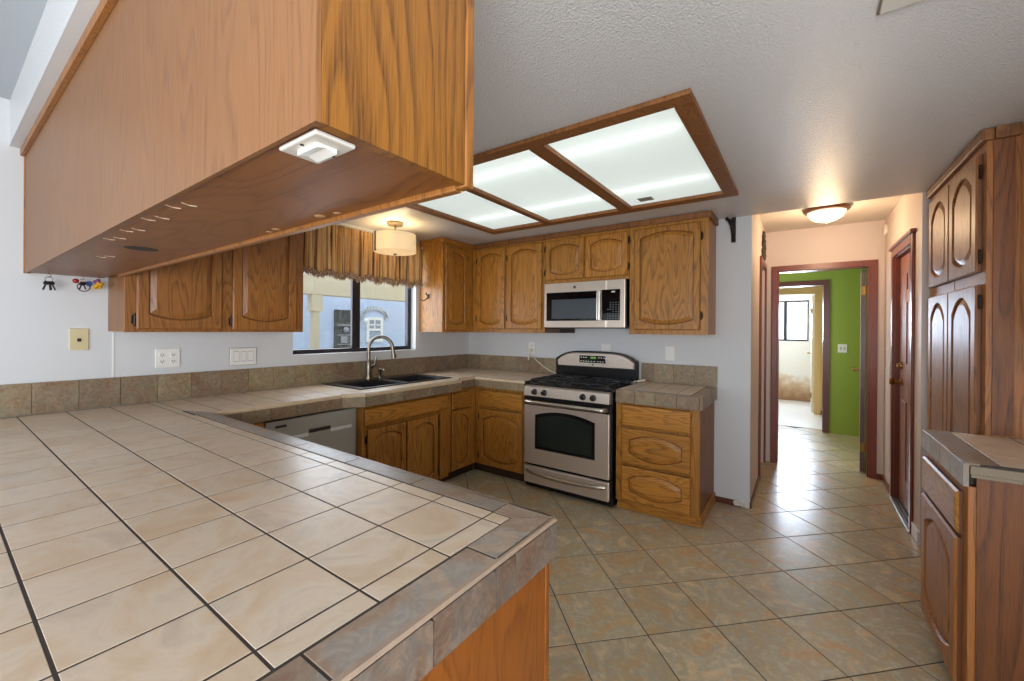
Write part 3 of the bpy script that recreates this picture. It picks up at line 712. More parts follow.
# narrow base in the corner
t = thing('base_cabinet', 'narrow oak base cabinet in the inner corner beside the sink cabinet', 'cabinet', (.32, -.84, 0))
b = B(); b.box(.02, .61, -1.05, -.625, .09, .70); b.box(.57, .61, -1.05, -.625, .70, .828); b.box(.02, .57, -.70, -.625, .70, .828); obj('carcass', b, 'oak', t)
b = B(); b.bbox(.61, .631, -1.05, -.965, .088, .83, .002); b.bbox(.61, .631, -.71, -.625, .088, .83, .002); b.box(.61, .617, -.965, -.71, .088, .10); b.box(.61, .617, -.965, -.71, .64, .67); b.box(.61, .617, -.965, -.71, .80, .83); obj('face_frame', b, 'oak', t)
b = B(); front(b, (.631, -.972, .655), (0, 1, 0), (1, 0, 0), .275, .15, True); obj('drawer', b, ['oak_y', 'groove'], t)
b = B(); front(b, (.631, -.972, .095), (0, 1, 0), (1, 0, 0), .275, .545, ms=.042, mt=.04, mb=.04, st=.06, sb=.05); obj('door', b, ['oak', 'groove'], t)
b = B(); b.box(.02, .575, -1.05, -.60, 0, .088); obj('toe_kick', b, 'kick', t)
# back run left of the range
t = thing('base_cabinet', 'oak base cabinet with drawer and arched door left of the stove', 'cabinet', (.93, -.31, 0))
b = B(); b.box(.02, 1.205, -.60, -.02, .09, .828); obj('carcass', b, 'oak', t)
b = B(); b.bbox(.634, .692, -.621, -.60, .088, .83, .002); b.bbox(1.178, 1.208, -.621, -.60, .088, .83, .002); b.box(.692, 1.178, -.607, -.60, .088, .10); b.box(.692, 1.178, -.607, -.60, .63, .66); b.box(.692, 1.178, -.607, -.60, .80, .83); obj('face_frame', b, 'oak', t)
b = B(); front(b, (.685, -.621, .652), (1, 0, 0), (0, -1, 0), .502, .155, True); obj('drawer', b, ['oak_x', 'groove'], t)
b = B(); front(b, (.685, -.621, .092), (1, 0, 0), (0, -1, 0), .502, .535, ms=.042, mt=.04, mb=.04, st=.06, sb=.05); d = obj('door', b, ['oak', 'groove'], t)
hinges(d, .679, -.628, (.17, .55), (-1, 0, 0))
b = B(); b.box(.585, 1.205, -.57, -.02, 0, .088); obj('toe_kick', b, 'kick', t)
# drawer base right of the range
t = thing('base_cabinet', 'oak three-drawer base cabinet standing right of the stove', 'cabinet', (2.36, -.31, 0))
b = B(); b.box(2.056, 2.655, -.60, -.008, .075, .832); obj('carcass', b, 'oak_brown', t)
b = B(); b.bbox(2.056, 2.112, -.621, -.60, .075, .834, .002); b.bbox(2.598, 2.659, -.621, -.60, .075, .834, .002)
for z0, z1 in ((.075, .10), (.35, .375), (.635, .665), (.815, .834)): b.box(2.112, 2.598, -.607, -.60, z0, z1)
obj('face_frame', b, 'oak', t)
b = B(); front(b, (2.104, -.621, .662), (1, 0, 0), (0, -1, 0), .50, .16, True); obj('drawer', b, ['oak_x', 'groove'], t)
for z0, z1 in ((.372, .643), (.092, .352)):
    b = B(); front(b, (2.104, -.621, z0), (1, 0, 0), (0, -1, 0), .50, z1-z0, ms=.055, mt=.035, mb=.03, st=.05, sb=.05, n=14); obj('drawer', b, ['oak_x', 'groove'], t)
b = B(); b.bbox(2.056, 2.668, -.585, -.56, 0, .075, .003); b.bbox(2.65, 2.668, -.56, -.008, 0, .075, .003); obj('base_moulding', b, 'oak_x', t)
# base cabinet on the right
t = thing('base_cabinet', 'oak base cabinet with tiled top at the right edge, drawer over door', 'cabinet', (4.02, -1.3, 0))
b = B(); b.box(3.742, 4.32, -1.578, -1.012, .09, .83); obj('carcass', b, 'oak_pantry', t)
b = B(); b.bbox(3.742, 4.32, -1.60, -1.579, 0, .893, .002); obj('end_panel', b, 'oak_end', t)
b = B(); b.bbox(3.722, 3.742, -1.60, -1.545, .0, .845, .002); b.bbox(3.722, 3.742, -1.035, -1.01, .088, .83, .002); b.box(3.722, 3.742, -1.545, -1.035, .088, .10); b.box(3.722, 3.742, -1.545, -1.035, .62, .66); b.box(3.722, 3.742, -1.545, -1.035, .795, .83); obj('face_frame', b, 'oak_pantry', t)
b = B(); front(b, (3.722, -1.02, .655), (0, -1, 0), (-1, 0, 0), .53, .155, True); obj('drawer', b, ['oak_y', 'groove'], t)
b = B(); front(b, (3.722, -1.02, .09), (0, -1, 0), (-1, 0, 0), .53, .548, t=.021, ms=.06, mt=.05, mb=.05, st=.06, sb=.06); obj('door', b, ['oak_pantry', 'groove'], t)
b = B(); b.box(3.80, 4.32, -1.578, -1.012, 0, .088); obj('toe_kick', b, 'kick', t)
# pantry
PX = 3.905
t = thing('pantry_cabinet', 'tall oak pantry cabinet with arched double doors against the hall corner', 'cabinet', (4.1, -.5, 0))
b = B(); b.box(PX+.02, 4.325, -1.005, -.032, .0, ZC-.004); obj('carcass', b, 'oak_pantry', t)
b = B(); b.box(PX+.021, 3.99, -1.009, -1.0055, .94, ZC-.056); obj('side_panel', b, 'oak_end', t)
b = B(); b.bbox(PX, PX+.02, -1.009, -.955, .0, ZC-.05, .002); b.bbox(PX, PX+.02, -.09, -.03, .0, ZC-.05, .002); b.bbox(PX, PX+.02, -.54, -.49, .0, ZC-.05, .002)
for z0, z1 in ((0, .12), (1.60, 1.68), (2.19, ZC-.05)): b.box(PX+.001, PX+.0195, -.955, -.09, z0, z1)
obj('face_frame', b, 'oak_pantry', t)
b = B(); b.bbox(PX-.022, PX+.02, -1.03, -.03, ZC-.055, ZC-.003, .007); b.bbox(PX+.021, 4.0, -1.03, -1.010, ZC-.055, ZC-.003, .006); obj('crown_moulding', b, 'oak_brown', t)
for z0, z1 in ((1.668, 2.205), (.13, 1.612)):
    for y0, y1, hy in ((-.955, -.522, -1), (-.510, -.082, 0)):
        b = B(); raised_panel(b, (PX, y1, z0), (0, -1, 0), (-1, 0, 0), y1-y0, z1-z0, ms=.06, mt=.045, mb=.05, st=.08, sb=.045, n=12, t=.02); d = obj('door', b, ['oak_pantry', 'groove'], t)
        if hy: hinges(d, PX-.008, y0-.006, (z0+.07, z1-.08), (0, -1, 0))
# upper cabinet over the right base
t = thing('upper_cabinet', 'oak upper cabinet edge at the far right above the tiled base', 'cabinet', (4.17, -1.3, 1.36))
b = B(); b.box(4.035, 4.325, -1.6, -1.02, 1.36, ZC-.004); obj('carcass', b, 'oak', t)
for y0, y1 in ((-1.59, -1.315), (-1.305, -1.03)):
    b = B(); raised_panel(b, (4.035, y1, 1.39), (0, -1, 0), (-1, 0, 0), y1-y0, .84); obj('door', b, ['oak', 'groove'], t)
# peninsula base
t = thing('peninsula_base', 'orange oak panelled base under the tiled peninsula', 'cabinet', (1.5, -3.3, 0))
b = B(); b.box(.02, 2.715, -3.55, -2.91, .0, .83); obj('carcass', b, 'oak_panel', t)
b = B(); b.box(2.716, 2.733, -3.56, -2.875, .0, .838); obj('end_panel', b, 'oak_panel', t)
b = B(); b.bbox(2.70, 2.736, -2.874, -2.856, .0, .838, .003); obj('corner_strip', b, 'oak_panel', t)
b = B(); b.box(.64, 2.70, -2.909, -2.89, .09, .838); obj('face_frame', b, 'oak', t)
b = B(); b.bbox(.02, .63, -2.885, -2.575, .09, .83, .002); obj('corner_filler', b, 'oak', t)

# ------------------------------------------------------------------ worktops
ZT, ZE0, ZE1 = .934, .84, .917
G = .1698
XL = [2.6095-G*k for k in range(-1, 17)]; YL = [-3.134+G*k for k in range(-6, 20)]
SINK = (.055, .545, -1.855, -.905)
t = thing('tiled_worktop', 'continuous beige tiled worktop over peninsula, sink run and stove corner', 'worktop', (1.2, -2.5, .84))
# substrate / grout
b = B(); zg0, zg1 = .842, .9332
b.box(.004, 2.742, -4.02, -2.86, zg0, zg1); b.box(.004, .055, -2.86, -.004, zg0, zg1); b.box(.545, .64, -2.86, -.004, zg0, zg1)
b.box(.055, .545, -2.86, -1.855, zg0, zg1); b.box(.055, .545, -.905, -.004, zg0, zg1); b.box(.64, 1.226, -.65, -.004, zg0, zg1); b.prism([(.64, -2.075), (.72, -1.94), (.72, -.95), (.64, -.86)], 'z', zg0, zg1)
obj('grout_bed', b, 'grout', t)
b = B()
tilefield(b, cuts(.02, 2.665, XL), cuts(-3.94, -2.921, [y for y in YL if y < -2.93]), .925, ZT, holes=[(.48, .66, -2.93, -2.92)])
tilefield(b, cuts(.02, .628, XL), cuts(-2.921, -.02, YL), .925, ZT, holes=[SINK])
tilefield(b, cuts(.628, 1.222, XL), cuts(-.638, -.02, YL), .925, ZT)
def quad(b, pts, z0, z1):
    b.loops([[(x, y, z0) for x, y in pts], [(x, y, z1) for x, y in pts]], False, True)
for y0, y1 in zip(cuts(-1.94, -.95, YL), cuts(-1.94, -.95, YL)[1:]): quad(b, [(.631, y0+.002), (.712, y0+.002), (.712, y1-.002), (.631, y1-.002)], .925, ZT)
quad(b, [(.631, -2.07), (.708, -1.943), (.631, -1.943)], .925, ZT); quad(b, [(.631, -.945), (.708, -.945), (.631, -.87)], .925, ZT)
obj('field_tiles', b, 'tile_beige', t)
# slate border round the peninsula
b = B()
tilefield(b, [.645, .98, 1.31, 1.64, 1.97, 2.30, 2.6085], [-2.919, -2.852], .925, ZT+.0005)
quad(b, [(2.611, -2.919), (2.664, -2.919), (2.744, -2.852), (2.611, -2.852)], .925, ZT+.0005)
quad(b, [(2.667, -2.921), (2.667, -3.083), (2.746, -3.083), (2.746, -2.856)], .925, ZT+.0005)
tilefield(b, [2.667, 2.746], [-3.94, -3.78, -3.438, -3.086], .925, ZT+.0005)
quad(b, [(.48, -2.919), (.642, -2.919), (.642, -2.852)], .925, ZT+.0005)
obj('border_tiles', b, 'tile_slate', t)
# nosing
def strip(b, path, z0, z1, th, lens, gap=.003, closed=False):
    """vertical edge tiles of thickness th along a path (outside is to the right of travel), cut at lens"""
    for (x0, y0), (x1, y1) in zip(path, path[1:]):
        d = Vector((x1-x0, y1-y0)); L = d.length; d.normalize(); nn = Vector((d.y, -d.x))
        n = max(1, round(L/lens)); s = L/n
        for i in range(n):
            a = Vector((x0, y0))+d*(i*s+gap/2); c = Vector((x0, y0))+d*((i+1)*s-gap/2)
            pts = [a, c, c+nn*th, a+nn*th]; e = .0035
            p2 = [a, c, c+nn*(th-e)-d*e, a+nn*(th-e)+d*e]
            b.loops([[(p.x, p.y, z0) for p in p2], [(p.x, p.y, z0+e) for p in pts], [(p.x, p.y, z1-e) for p in pts], [(p.x, p.y, z1) for p in p2]], True, True)
pathA = [(.642, -2.862), (.642, -2.075), (.722, -1.94), (.722, -.95), (.642, -.86), (.642, -.652), (1.226, -.652)]
def rp(path): return path
b = B(); strip(b, pathA, ZE0-.003, ZE1-.008, .012, .17); obj('edge_tiles', b, 'tile_splash', t)
b = B(); strip(b, pathA, ZE1-.008, ZT-.001, .014, 9, 0)
quad(b, [(.630, -2.90), (.6555, -2.90), (.6555, -2.078), (.630, -2.078)], .9275, ZT); obj('edge_nosing', b, 'nosing', t)
pathB = [(2.743, -4.02), (2.743, -2.859), (.66, -2.859)]
b = B()
cutsB = [-4.02, -3.60, -3.268, -3.101, -3.032, -2.859]
for y0, y1 in zip(cutsB, cutsB[1:]): strip(b, [(2.743, y0), (2.743, y1)], ZE0, .9225, .013, 9)
strip(b, [(2.743, -2.859), (.66, -2.859)], ZE0, .9225, .013, .31); obj('edge_tiles', b, 'tile_slate_dark', t)
b = B(); strip(b, pathB, .925, ZT+.0005, .0135, 9, 0); obj('edge_nosing', b, 'nosing_pink', t)

t = thing('tiled_worktop', 'small beige tiled worktop on the drawer cabinet right of the stove', 'worktop', (2.37, -.33, .84))
b = B(); b.box(2.062, 2.66, -.64, -.004, zg0, zg1); obj('grout_bed', b, 'grout', t)
b = B(); tilefield(b, [2.066, 2.155, 2.325, 2.495, 2.60], [-.60, -.43, -.26, -.09, -.02], .925, ZT); obj('field_tiles', b, 'tile_beige', t)
b = B(); tilefield(b, [2.602, 2.672], [-.655, -.42, -.2, -.02], .925, ZT); tilefield(b, [2.066, 2.23, 2.42, 2.60], [-.655, -.602], .925, ZT); obj('border_tiles', b, 'tile_slate', t)
b = B(); strip(b, [(2.66, -.02), (2.66, -.64), (2.064, -.64)][::-1], ZE0-.004, ZT-.001, .018, .16); obj('edge_tiles', b, 'tile_splash', t)

t = thing('tiled_worktop', 'beige tiled worktop on the right-hand base cabinet beside the pantry', 'worktop', (4.0, -1.3, .84))
b = B(); b.box(3.72, 4.325, -1.577, -1.012, .848, zg1); b.box(3.72, 4.325, -1.622, -1.577, .895, zg1); obj('grout_bed', b, 'grout', t)
b = B(); tilefield(b, [3.795, 3.98, 4.15, 4.325], [-1.61, -1.45, -1.28, -1.11, -1.012], .925, ZT); obj('field_tiles', b, 'tile_beige', t)
b = B(); quad(b, [(3.708, -1.630), (3.792, -1.612), (3.792, -1.012), (3.708, -1.012)], .925, ZT); obj('border_tiles', b, 'tile_slate', t)
b = B(); strip(b, [(3.718, -1.012), (3.718, -1.628)][::-1], .848, ZT-.003, -.014 if False else .0, .16) if False else None
for k in range(4):
    y0 = -1.628+k*.154; b.tile(3.704, 3.718, y0+.002, y0+.152, .85, ZT-.002)
obj('edge_tiles', b, 'tile_slate', t)
b = B(); b.bbox(3.72, 4.325, -1.632, -1.6255, .895, .926, .003); b.bbox(3.722, 3.84, -1.634, -1.6265, .886, .896, .004); obj('mortar_edge', b, simple('rough_mortar', srgb(140, 126, 108), .9), t)

# backsplashes
t = thing('backsplash', 'slate tile backsplash along the window wall and corner', 'backsplash', (.01, -2.0, .935))
b = B()
ys = [-4.613+.1698*k*1.0 for k in range(0, 28)]
ys = [y for y in ys if y < -.02]+[-.0135]
for y0, y1 in zip(ys, ys[1:]): b.tile(.002, .012, y0+.0012, y1-.0012, .936, 1.099, .001)
obj('wall_tiles', b, 'tile_splash', t)
b = B(); xs = [.013]+[.02+.1698*k for k in range(1, 8)]+[1.232]
for x0, x1 in zip(xs, xs[1:]): b.tile(x0+.0012, x1-.0012, -.012, -.002, .936, 1.099, .001)
obj('wall_tiles', b, 'tile_splash', t)
t = thing('backsplash', 'short slate tile backsplash on the wall right of the stove', 'backsplash', (2.37, -.007, .935))
b = B(); xs = [2.056, 2.165, 2.335, 2.505, 2.676]
for x0, x1 in zip(xs, xs[1:]): b.tile(x0+.0012, x1-.0012, -.014, -.002, .936, 1.101, .001)
obj('wall_tiles', b, 'tile_splash', t)

# ------------------------------------------------------------------ sink and faucet
t = thing('sink', 'black double-bowl sink set in the tiled counter under the window', 'sink', (.3, -1.38, .934))
b = B(); zr = .942
rects = rectsub((.04, .56, -1.87, -.89), [(.16, .52, -1.81, -1.42), (.16, .52, -1.37, -.95)])
for r in rects: b.box(r[0], r[1], r[2], r[3], .9352, zr)
obj('rim', b, 'sink', t)
for y0, y1 in ((-1.81, -1.42), (-1.37, -.95)):
    b = B(); L = lambda e, z: [(.16+e, y0+e, z), (.52-e, y0+e, z), (.52-e, y1-e, z), (.16+e, y1-e, z)]
    b.loops([L(0, zr), L(.004, zr-.01), L(.02, .79), L(.05, .77)], False, True); b.loops([L(-.006, zr-.02), L(-.006, .76)], False, True)
    bw = obj('bowl', b, 'sink', t)
    b = B(); b.lathe((.34, (y0+y1)/2, .772), [(.04, 0), (.04, .002), (.03, .001), (.001, .0005)], 20); obj('drain', b, 'nickel', bw, True)
t = thing('faucet', 'brushed nickel gooseneck faucet standing at the back of the sink', 'faucet', (.098, -1.46, .942))
fx, fy = .100, -1.465
b = B(); b.lathe((fx, fy, .943), [(.034, 0), (.034, .006), (.027, .012), (.025, .05), (.028, .10), (.024, .15), (.018, .17)], 20); obj('body', b, 'nickel', t, True)
b = B(); dx, dy = .80, .60; RR = .105
p = [(fx, fy, 1.10), (fx, fy, 1.215)]+[(fx+dx*RR*(1-math.cos(a)), fy+dy*RR*(1-math.cos(a)), 1.215+RR*math.sin(a)) for a in [math.pi*k/14 for k in range(1, 14)]]
ex, ey = fx+dx*2*RR, fy+dy*2*RR; p += [(ex, ey, 1.21), (ex+dx*.006, ey+dy*.006, 1.19)]
b.tube(p, .0150, 12); obj('spout', b, 'nickel', t, True)
b = B(); b.tube([(ex+dx*.004, ey+dy*.004, 1.195), (ex+dx*.012, ey+dy*.012, 1.13)], [.017, .021], 14); b.bbox(ex+.012, ex+.032, ey+.004, ey+.018, 1.14, 1.17, .003); obj('spray_head', b, 'nickel', t, True)
b = B(); b.tube([(fx+.02, fy+.012, 1.055), (fx+.05, fy+.03, 1.075), (fx+.055, fy+.034, 1.14)], [.016, .013, .009], 10); obj('lever', b, 'nickel', t, True)
t = thing('soap_dispenser', 'small nickel soap dispenser beside the faucet', 'soap dispenser', (.10, -1.34, .942))
b = B(); b.lathe((.10, -1.345, .943), [(.02, 0), (.02, .004), (.011, .01), (.011, .06), (.013, .065), (.013, .085), (.002, .09)], 16); obj('body', b, 'nickel', t, True)
b = B(); b.tube([(.10, -1.345, 1.02), (.14, -1.345, 1.022), (.165, -1.345, 1.012)], .006, 8); obj('nozzle', b, 'nickel', t, True)

# ------------------------------------------------------------------ dishwasher
t = thing('dishwasher', 'grey dishwasher under the counter left of the sink cabinet', 'dishwasher', (.33, -2.25, 0))
b = B(); b.box(.05, .595, -2.56, -1.945, .10, .82); obj('tub', b, 'black_plastic', t)
b = B(); b.bbox(.595, .622, -2.562, -1.943, .11, .822, .006); dd = obj('door', b, 'grey_panel', t)
b = B(); b.bbox(.6215, .6235, -2.508, -2.44, .776, .792, .001); obj('name_badge', b, 'slot', dd)
b = B(); b.bbox(.6225, .625, -2.47, -2.30, .690, .712, .001); b.bbox(.6225, .625, -2.145, -1.985, .690, .712, .001); obj('vent_strip', b, 'grey_light', dd)
b = B(); b.prism([(.622, .732), (.629, .730), (.630, .716), (.622, .708)], 'y', -2.295, -2.15); obj('handle', b, 'slot', dd)
b = B(); b.box(.05, .56, -2.56, -1.945, 0, .10); obj('toe_kick', b, 'kick', t)

# ------------------------------------------------------------------ range
RX0, RX1, RY = 1.237, 2.022, -.665
t = thing('gas_range', 'stainless steel and black gas range between the base cabinets', 'stove', (1.63, -.34, 0))
b = B(); b.box(RX0, RX1+.018, RY+.02, -.025, .014, .895); obj('body', b, 'black', t)
b = B(); b.bbox(RX0, RX1+.018, RY+.02, -.09, .895, .917, .006); b.bbox(RX0+.05, RX1-.04, RY+.09, -.14, .9165, .921, .002); obj('cooktop', b, 'black', t)
b = B(); b.prism([(RY+.02, .81), (RY-.018, .815), (RY-.012, .895), (RY+.02, .905)], 'x', RX0, RX1); cp = obj('control_panel', b, 'steel', t)
for x in (1.345, 1.440, 1.800, 1.888):
    b = B(); b.lathe((x, RY-.014, .852), [(.026, .0), (.026, -.008), (.020, -.012), (.018, -.03), (.001, -.031)], 20, 'y'); b.bbox(x-.004, x+.004, RY-.05, RY-.026, .834, .870, .002); obj('knob', b, 'black_plastic', cp, True)
b = B(); b.bbox(RX0, RX1, RY-.014, RY+.018, .225, .80, .006); od = obj('oven_door', b, 'steel', t)
# door window with an arched top
def arched(x0, x1, z0, z1, s, n=12):
    return [(x0, z0), (x1, z0)]+[(x1-(x1-x0)*k/n, z1-s+s*(1-(2*k/n-1)**2)) for k in range(n+1)]
b = B(); b.prism(arched(1.352, 1.905, .362, .70, .045), 'y', RY-.018, RY-.013); obj('window_frame', b, 'black', od)
b = B(); b.prism(arched(1.378, 1.88, .388, .675, .042), 'y', RY-.0195, RY-.0178); obj('window', b, 'oven_glass', od)
b = B(); b.bbox(RX0, RX1, RY-.0155, RY+.01, .735, .805, .003); obj('top_band', b, 'black', od)
b = B(); yh = RY-.055
p = [(RX0+.02, RY-.015, .768), (RX0+.035, yh+.012, .768)]+[(RX0+.06+(RX1-RX0-.12)*k/10, yh-.012*math.sin(math.pi*k/10), .768) for k in range(11)]+[(RX1-.035, yh+.012, .768), (RX1-.02, RY-.015, .768)]
b.tube(p, .017, 12); obj('handle', b, 'steel_polish', od, True)
b = B(); b.bbox(RX0, RX1, RY-.014, RY+.018, .055, .205, .008); dr = obj('storage_drawer', b, 'steel', t)
b = B(); p = [(RX0+.03, RY-.012, .163), (RX0+.07, RY-.030, .16)]+[(RX0+.10+(RX1-RX0-.20)*k/10, RY-.040-.008*math.sin(math.pi*k/10), .158-.012*math.sin(math.pi*k/10)) for k in range(11)]+[(RX1-.07, RY-.030, .16), (RX1-.03, RY-.012, .163)]
b.tube(p, .014, 12); obj('handle', b, 'steel_polish', dr, True)
b = B()
for x in (RX0+.05, RX1-.03):
    for y in (RY+.06, -.08): b.lathe((x, y, .001), [(.018, 0), (.018, .01), (.01, .015), (.01, .05)], 12)
obj('foot', b, 'black_plastic', t)
# backguard
n = 16
top = [(RX0-.015+(RX1-RX0+.035)*k/n, 1.112+.080*(1-abs(2*k/n-1)**4)) for k in range(n+1)]
b = B(); b.prism([(RX1+.02, .937), (RX0-.015, .937)]+top, 'y', -.075, -.03); bgd = obj('backguard', b, 'black', t)
top2 = [(RX0+.004+(RX1-RX0-.006)*k/n, 1.098+.080*(1-abs(2*k/n-1)**5)) for k in range(n+1)]
b = B(); b.loops([[(x, -.0755, z) for x, z in [(RX1-.006, 1.040), (RX0+.008, 1.040)]+top2], [(x, -.088, z) for x, z in [(RX1-.02, 1.046), (RX0+.02, 1.046)]+[(x*.985+1.63*.015, z-.008) for x, z in top2]]], False, True); obj('steel_fascia', b, 'steel', bgd)
b = B(); b.bbox(1.485, 1.755, -.093, -.087, 1.082, 1.150, .006); ck = obj('clock_panel', b, 'black_glass', bgd)
b = B(); b.bbox(1.60, 1.655, -.0945, -.0925, 1.120, 1.142, .001); obj('clock_display', b, 'lcd', bgd)
for z, xs_ in ((1.092, (1.505, 1.53, 1.555, 1.58, 1.61, 1.64, 1.675, 1.70, 1.725)), (1.128, (1.505, 1.53, 1.555, 1.685, 1.71, 1.735))):
    for x in xs_:
        b = B(); b.bbox(x-.007, x+.007, -.0942, -.0925, z, z+.007, .0008); obj('button', b, 'grey_light', ck)
b = B(); b.lathe((1.622, -.088, 1.065), [(.008, 0), (.008, -.002), (.001, -.0025)], 14, 'y'); obj('round_badge', b, 'slot', bgd)
# burners and grates
for x in (1.42, 1.83):
    for y in (-.51, -.24):
        b = B(); b.lathe((x, y, .919), [(.085, 0), (.085, .003), (.06, .006), (.05, .014), (.03, .016), (.03, .024), (.001, .026)], 24); obj('burner', b, 'black_iron', t, True)
for x0, x1 in ((1.27, 1.60), (1.655, 1.985)):
    b = B(); zt = .950; y0, y1 = -.615, -.125; rb = .0075
    b.tube([(x0, y0, zt), (x1, y0, zt)], rb, 8); b.tube([(x0, y1, zt), (x1, y1, zt)], rb, 8); b.tube([(x0, y0, zt), (x0, y1, zt)], rb, 8); b.tube([(x1, y0, zt), (x1, y1, zt)], rb, 8)
    ym = (y0+y1)/2; b.tube([(x0, ym, zt), (x1, ym, zt)], rb, 8); xm = (x0+x1)/2
    for yc in (-.51, -.24):
        for ddx, ddy in ((1, 0), (-1, 0), (0, 1), (0, -1)):
            e = Vector((x1 if ddx > 0 else x0 if ddx < 0 else xm, yc if ddy == 0 else (y1 if (ddy > 0 and yc > -.4) else ym if (ddy > 0) or (yc > -.4) else y0), zt))
            s_ = Vector((xm+ddx*.035, yc+ddy*.035, zt+.004)); b.tube([e, (e+s_)/2+Vector((0, 0, .003)), s_], rb*.9, 8)
    for x in (x0, x1):
        for y in (y0, ym, y1): b.tube([(x, y, zt), (x, y, .9175)], rb, 8)
    obj('grate', b, 'black_iron', t, True)

# ------------------------------------------------------------------ microwave
MX0, MX1, MZ0, MZ1, MY = 1.262, 2.036, 1.412, 1.820, -.388
t = thing('microwave', 'stainless over-the-range microwave mounted under the short upper cabinet', 'microwave', (1.65, -.2, MZ0))
b = B(); b.box(MX0, MX1+.004, MY+.03, -.006, MZ0+.006, MZ1); obj('body', b, 'black', t)
b = B(); b.bbox(MX0, 1.874, MY, MY+.03, MZ0, MZ1, .005); md = obj('door', b, 'steel', t)
b = B(); b.bbox(1.289, 1.795, MY-.003, MY+.001, 1.474, 1.733, .004); obj('window_frame', b, 'black_glass', md)
b = B(); b.bbox(1.345, 1.782, MY-.0045, MY-.0025, 1.492, 1.668, .003); obj('window', b, 'mw_screen', md)
b = B(); b.bbox(1.797, 1.828, MY-.035, MY-.015, 1.474, 1.735, .008); b.box(1.805, 1.82, MY-.02, MY, 1.48, 1.50); b.box(1.805, 1.82, MY-.02, MY, 1.71, 1.73); obj('handle', b, 'steel_polish', md)
b = B(); b.lathe((1.575, MY, 1.775), [(.014, 0), (.014, -.002), (.001, -.003)], 18, 'y'); obj('round_badge', b, 'nickel', md)
b = B(); b.bbox(1.876, MX1, MY, MY+.03, MZ0, MZ1, .005); pn = obj('control_panel', b, 'steel', t)
b = B(); b.bbox(1.832, 1.996, MY-.004, MY+.001, 1.476, 1.738, .004); kp = obj('keypad', b, 'black_glass', pn)
b = B(); b.bbox(1.92, 1.95, MY-.0052, MY-.0035, 1.712, 1.722, .0006); obj('display', b, 'grey_light', pn)
b = B()
for r_ in range(8):
    for c_ in range(5):
        if r_ in (3,) and c_ < 2: continue
        x = 1.888+c_*.024; z = 1.492+r_*.019
        if r_ > 4 and (c_ < 1): continue
        b.bbox(x-.006, x+.006, MY-.0048, MY-.0035, z-.003, z+.003, .0005, 1)
obj('key_print', b, simple('keypad_print', srgb(120, 124, 128), .4), pn)
b = B(); b.box(MX0+.05, MX1-.05, -.33, -.1, MZ0-.004, MZ0+.006); obj('vent_grille', b, 'slot', t)
b = B(); b.bbox(1.241, 1.40, -.328, -.02, 1.362, 1.404, .002); tag(obj('wood_filler_strip', b, 'kick'), 'short wooden strip under the left end of the microwave', 'wood strip')

# ------------------------------------------------------------------ ceiling light
t = thing('ceiling_light_box', 'large oak-framed fluorescent ceiling light with three panels', 'ceiling light', (1.88, -1.39, ZC))
b = B(); fz0, fz1 = ZC-.022, ZC-.001
b.bbox(.875, 2.892, -2.095, LY0+.002, fz0, fz1, .004); b.bbox(.875, 2.892, LY1-.002, -.672, fz0, fz1, .004); b.bbox(.875, LX0+.002, LY0, LY1, fz0, fz1, .004); b.bbox(LX1-.002, 2.892, LY0, LY1, fz0, fz1, .004)
for x0, x1 in ((1.478, 1.528), (2.135, 2.215)): b.bbox(x0, x1, LY0, LY1, fz0, fz1, .004)
obj('frame', b, 'oak_brown', t)
b = B()
for x0, x1 in ((LX0, 1.485), (1.522, 2.142), (2.208, LX1)):
    for r in ((x0, x1, LY1-.012, LY1-.004), (x0+.002, x0+.009, LY0, LY1), (x1-.009, x1-.002, LY0, LY1)): b.box(*r, fz0-.003, fz0+.002)
obj('inner_bead', b, 'oak_panel', t)
for x0, x1 in ((LX0+.001, 1.50), (1.505, 2.17), (2.18, LX1-.001)):
    b = B(); b.box(x0, x1, LY0+.001, LY1-.001, ZC+.0005, ZC+.003); obj('diffuser_panel', b, 'diffuser', t)
for y in (-1.82, -1.10):
    for x0, x1 in ((.98, 1.88), (1.90, 2.79)):
        b = B(); b.tube([(x0, y, ZC+.055), (x1, y, ZC+.055)], .016, 12); obj('tube', b, 'tube', t, True)
b = B()
for r in ((LX0+.001, LX1-.001, LY0+.001, LY0+.006), (LX0+.001, LX1-.001, LY1-.006, LY1-.001), (LX0+.001, LX0+.006, LY0+.006, LY1-.006), (LX1-.006, LX1-.001, LY0+.006, LY1-.006)): b.box(*r, ZC+.004, 2.498)
b.box(LX0+.006, LX1-.006, LY0+.006, LY1-.006, 2.492, 2.498); obj('reflector', b, 'white_trim', t)
b = B()
for k in range(4): b.box(2.305+k*.022, 2.321+k*.022, -.90, -.83, ZC-.003, ZC)
b.box(2.30, 2.395, -.905, -.825, ZC-.0012, ZC+.0002); obj('air_vent', b, simple('grey_vent', srgb(160, 162, 154), .6), t)

# pendant over the sink
t = thing('pendant_light', 'drum-shade pendant lamp hanging over the sink', 'pendant lamp', (.39, -1.42, 2.04))
px, py = .39, -1.42
b = B(); b.lathe((px, py, ZC-.001), [(.068, 0), (.068, -.018), (.060, -.026), (.012, -.028), (.010, -.045)], 28); obj('canopy', b, 'nickel', t, True)
b = B(); b.tube([(px, py, ZC-.03), (px, py, 2.05)], .006, 8)
for a in (0, 2.09, 4.19): b.tube([(px, py, 2.18), (px+.165*math.cos(a), py+.165*math.sin(a), 2.185)], .003, 6)
obj('stem', b, 'nickel', t, True)
b = B(); b.loops([[(px+r*math.cos(2*math.pi*k/40), py+r*math.sin(2*math.pi*k/40), z) for k in range(40)] for r, z in ((.172, 2.045), (.175, 2.045), (.175, 2.195), (.172, 2.195), (.172, 2.045))]); sh = obj('drum_shade', b, 'shade', t, True)
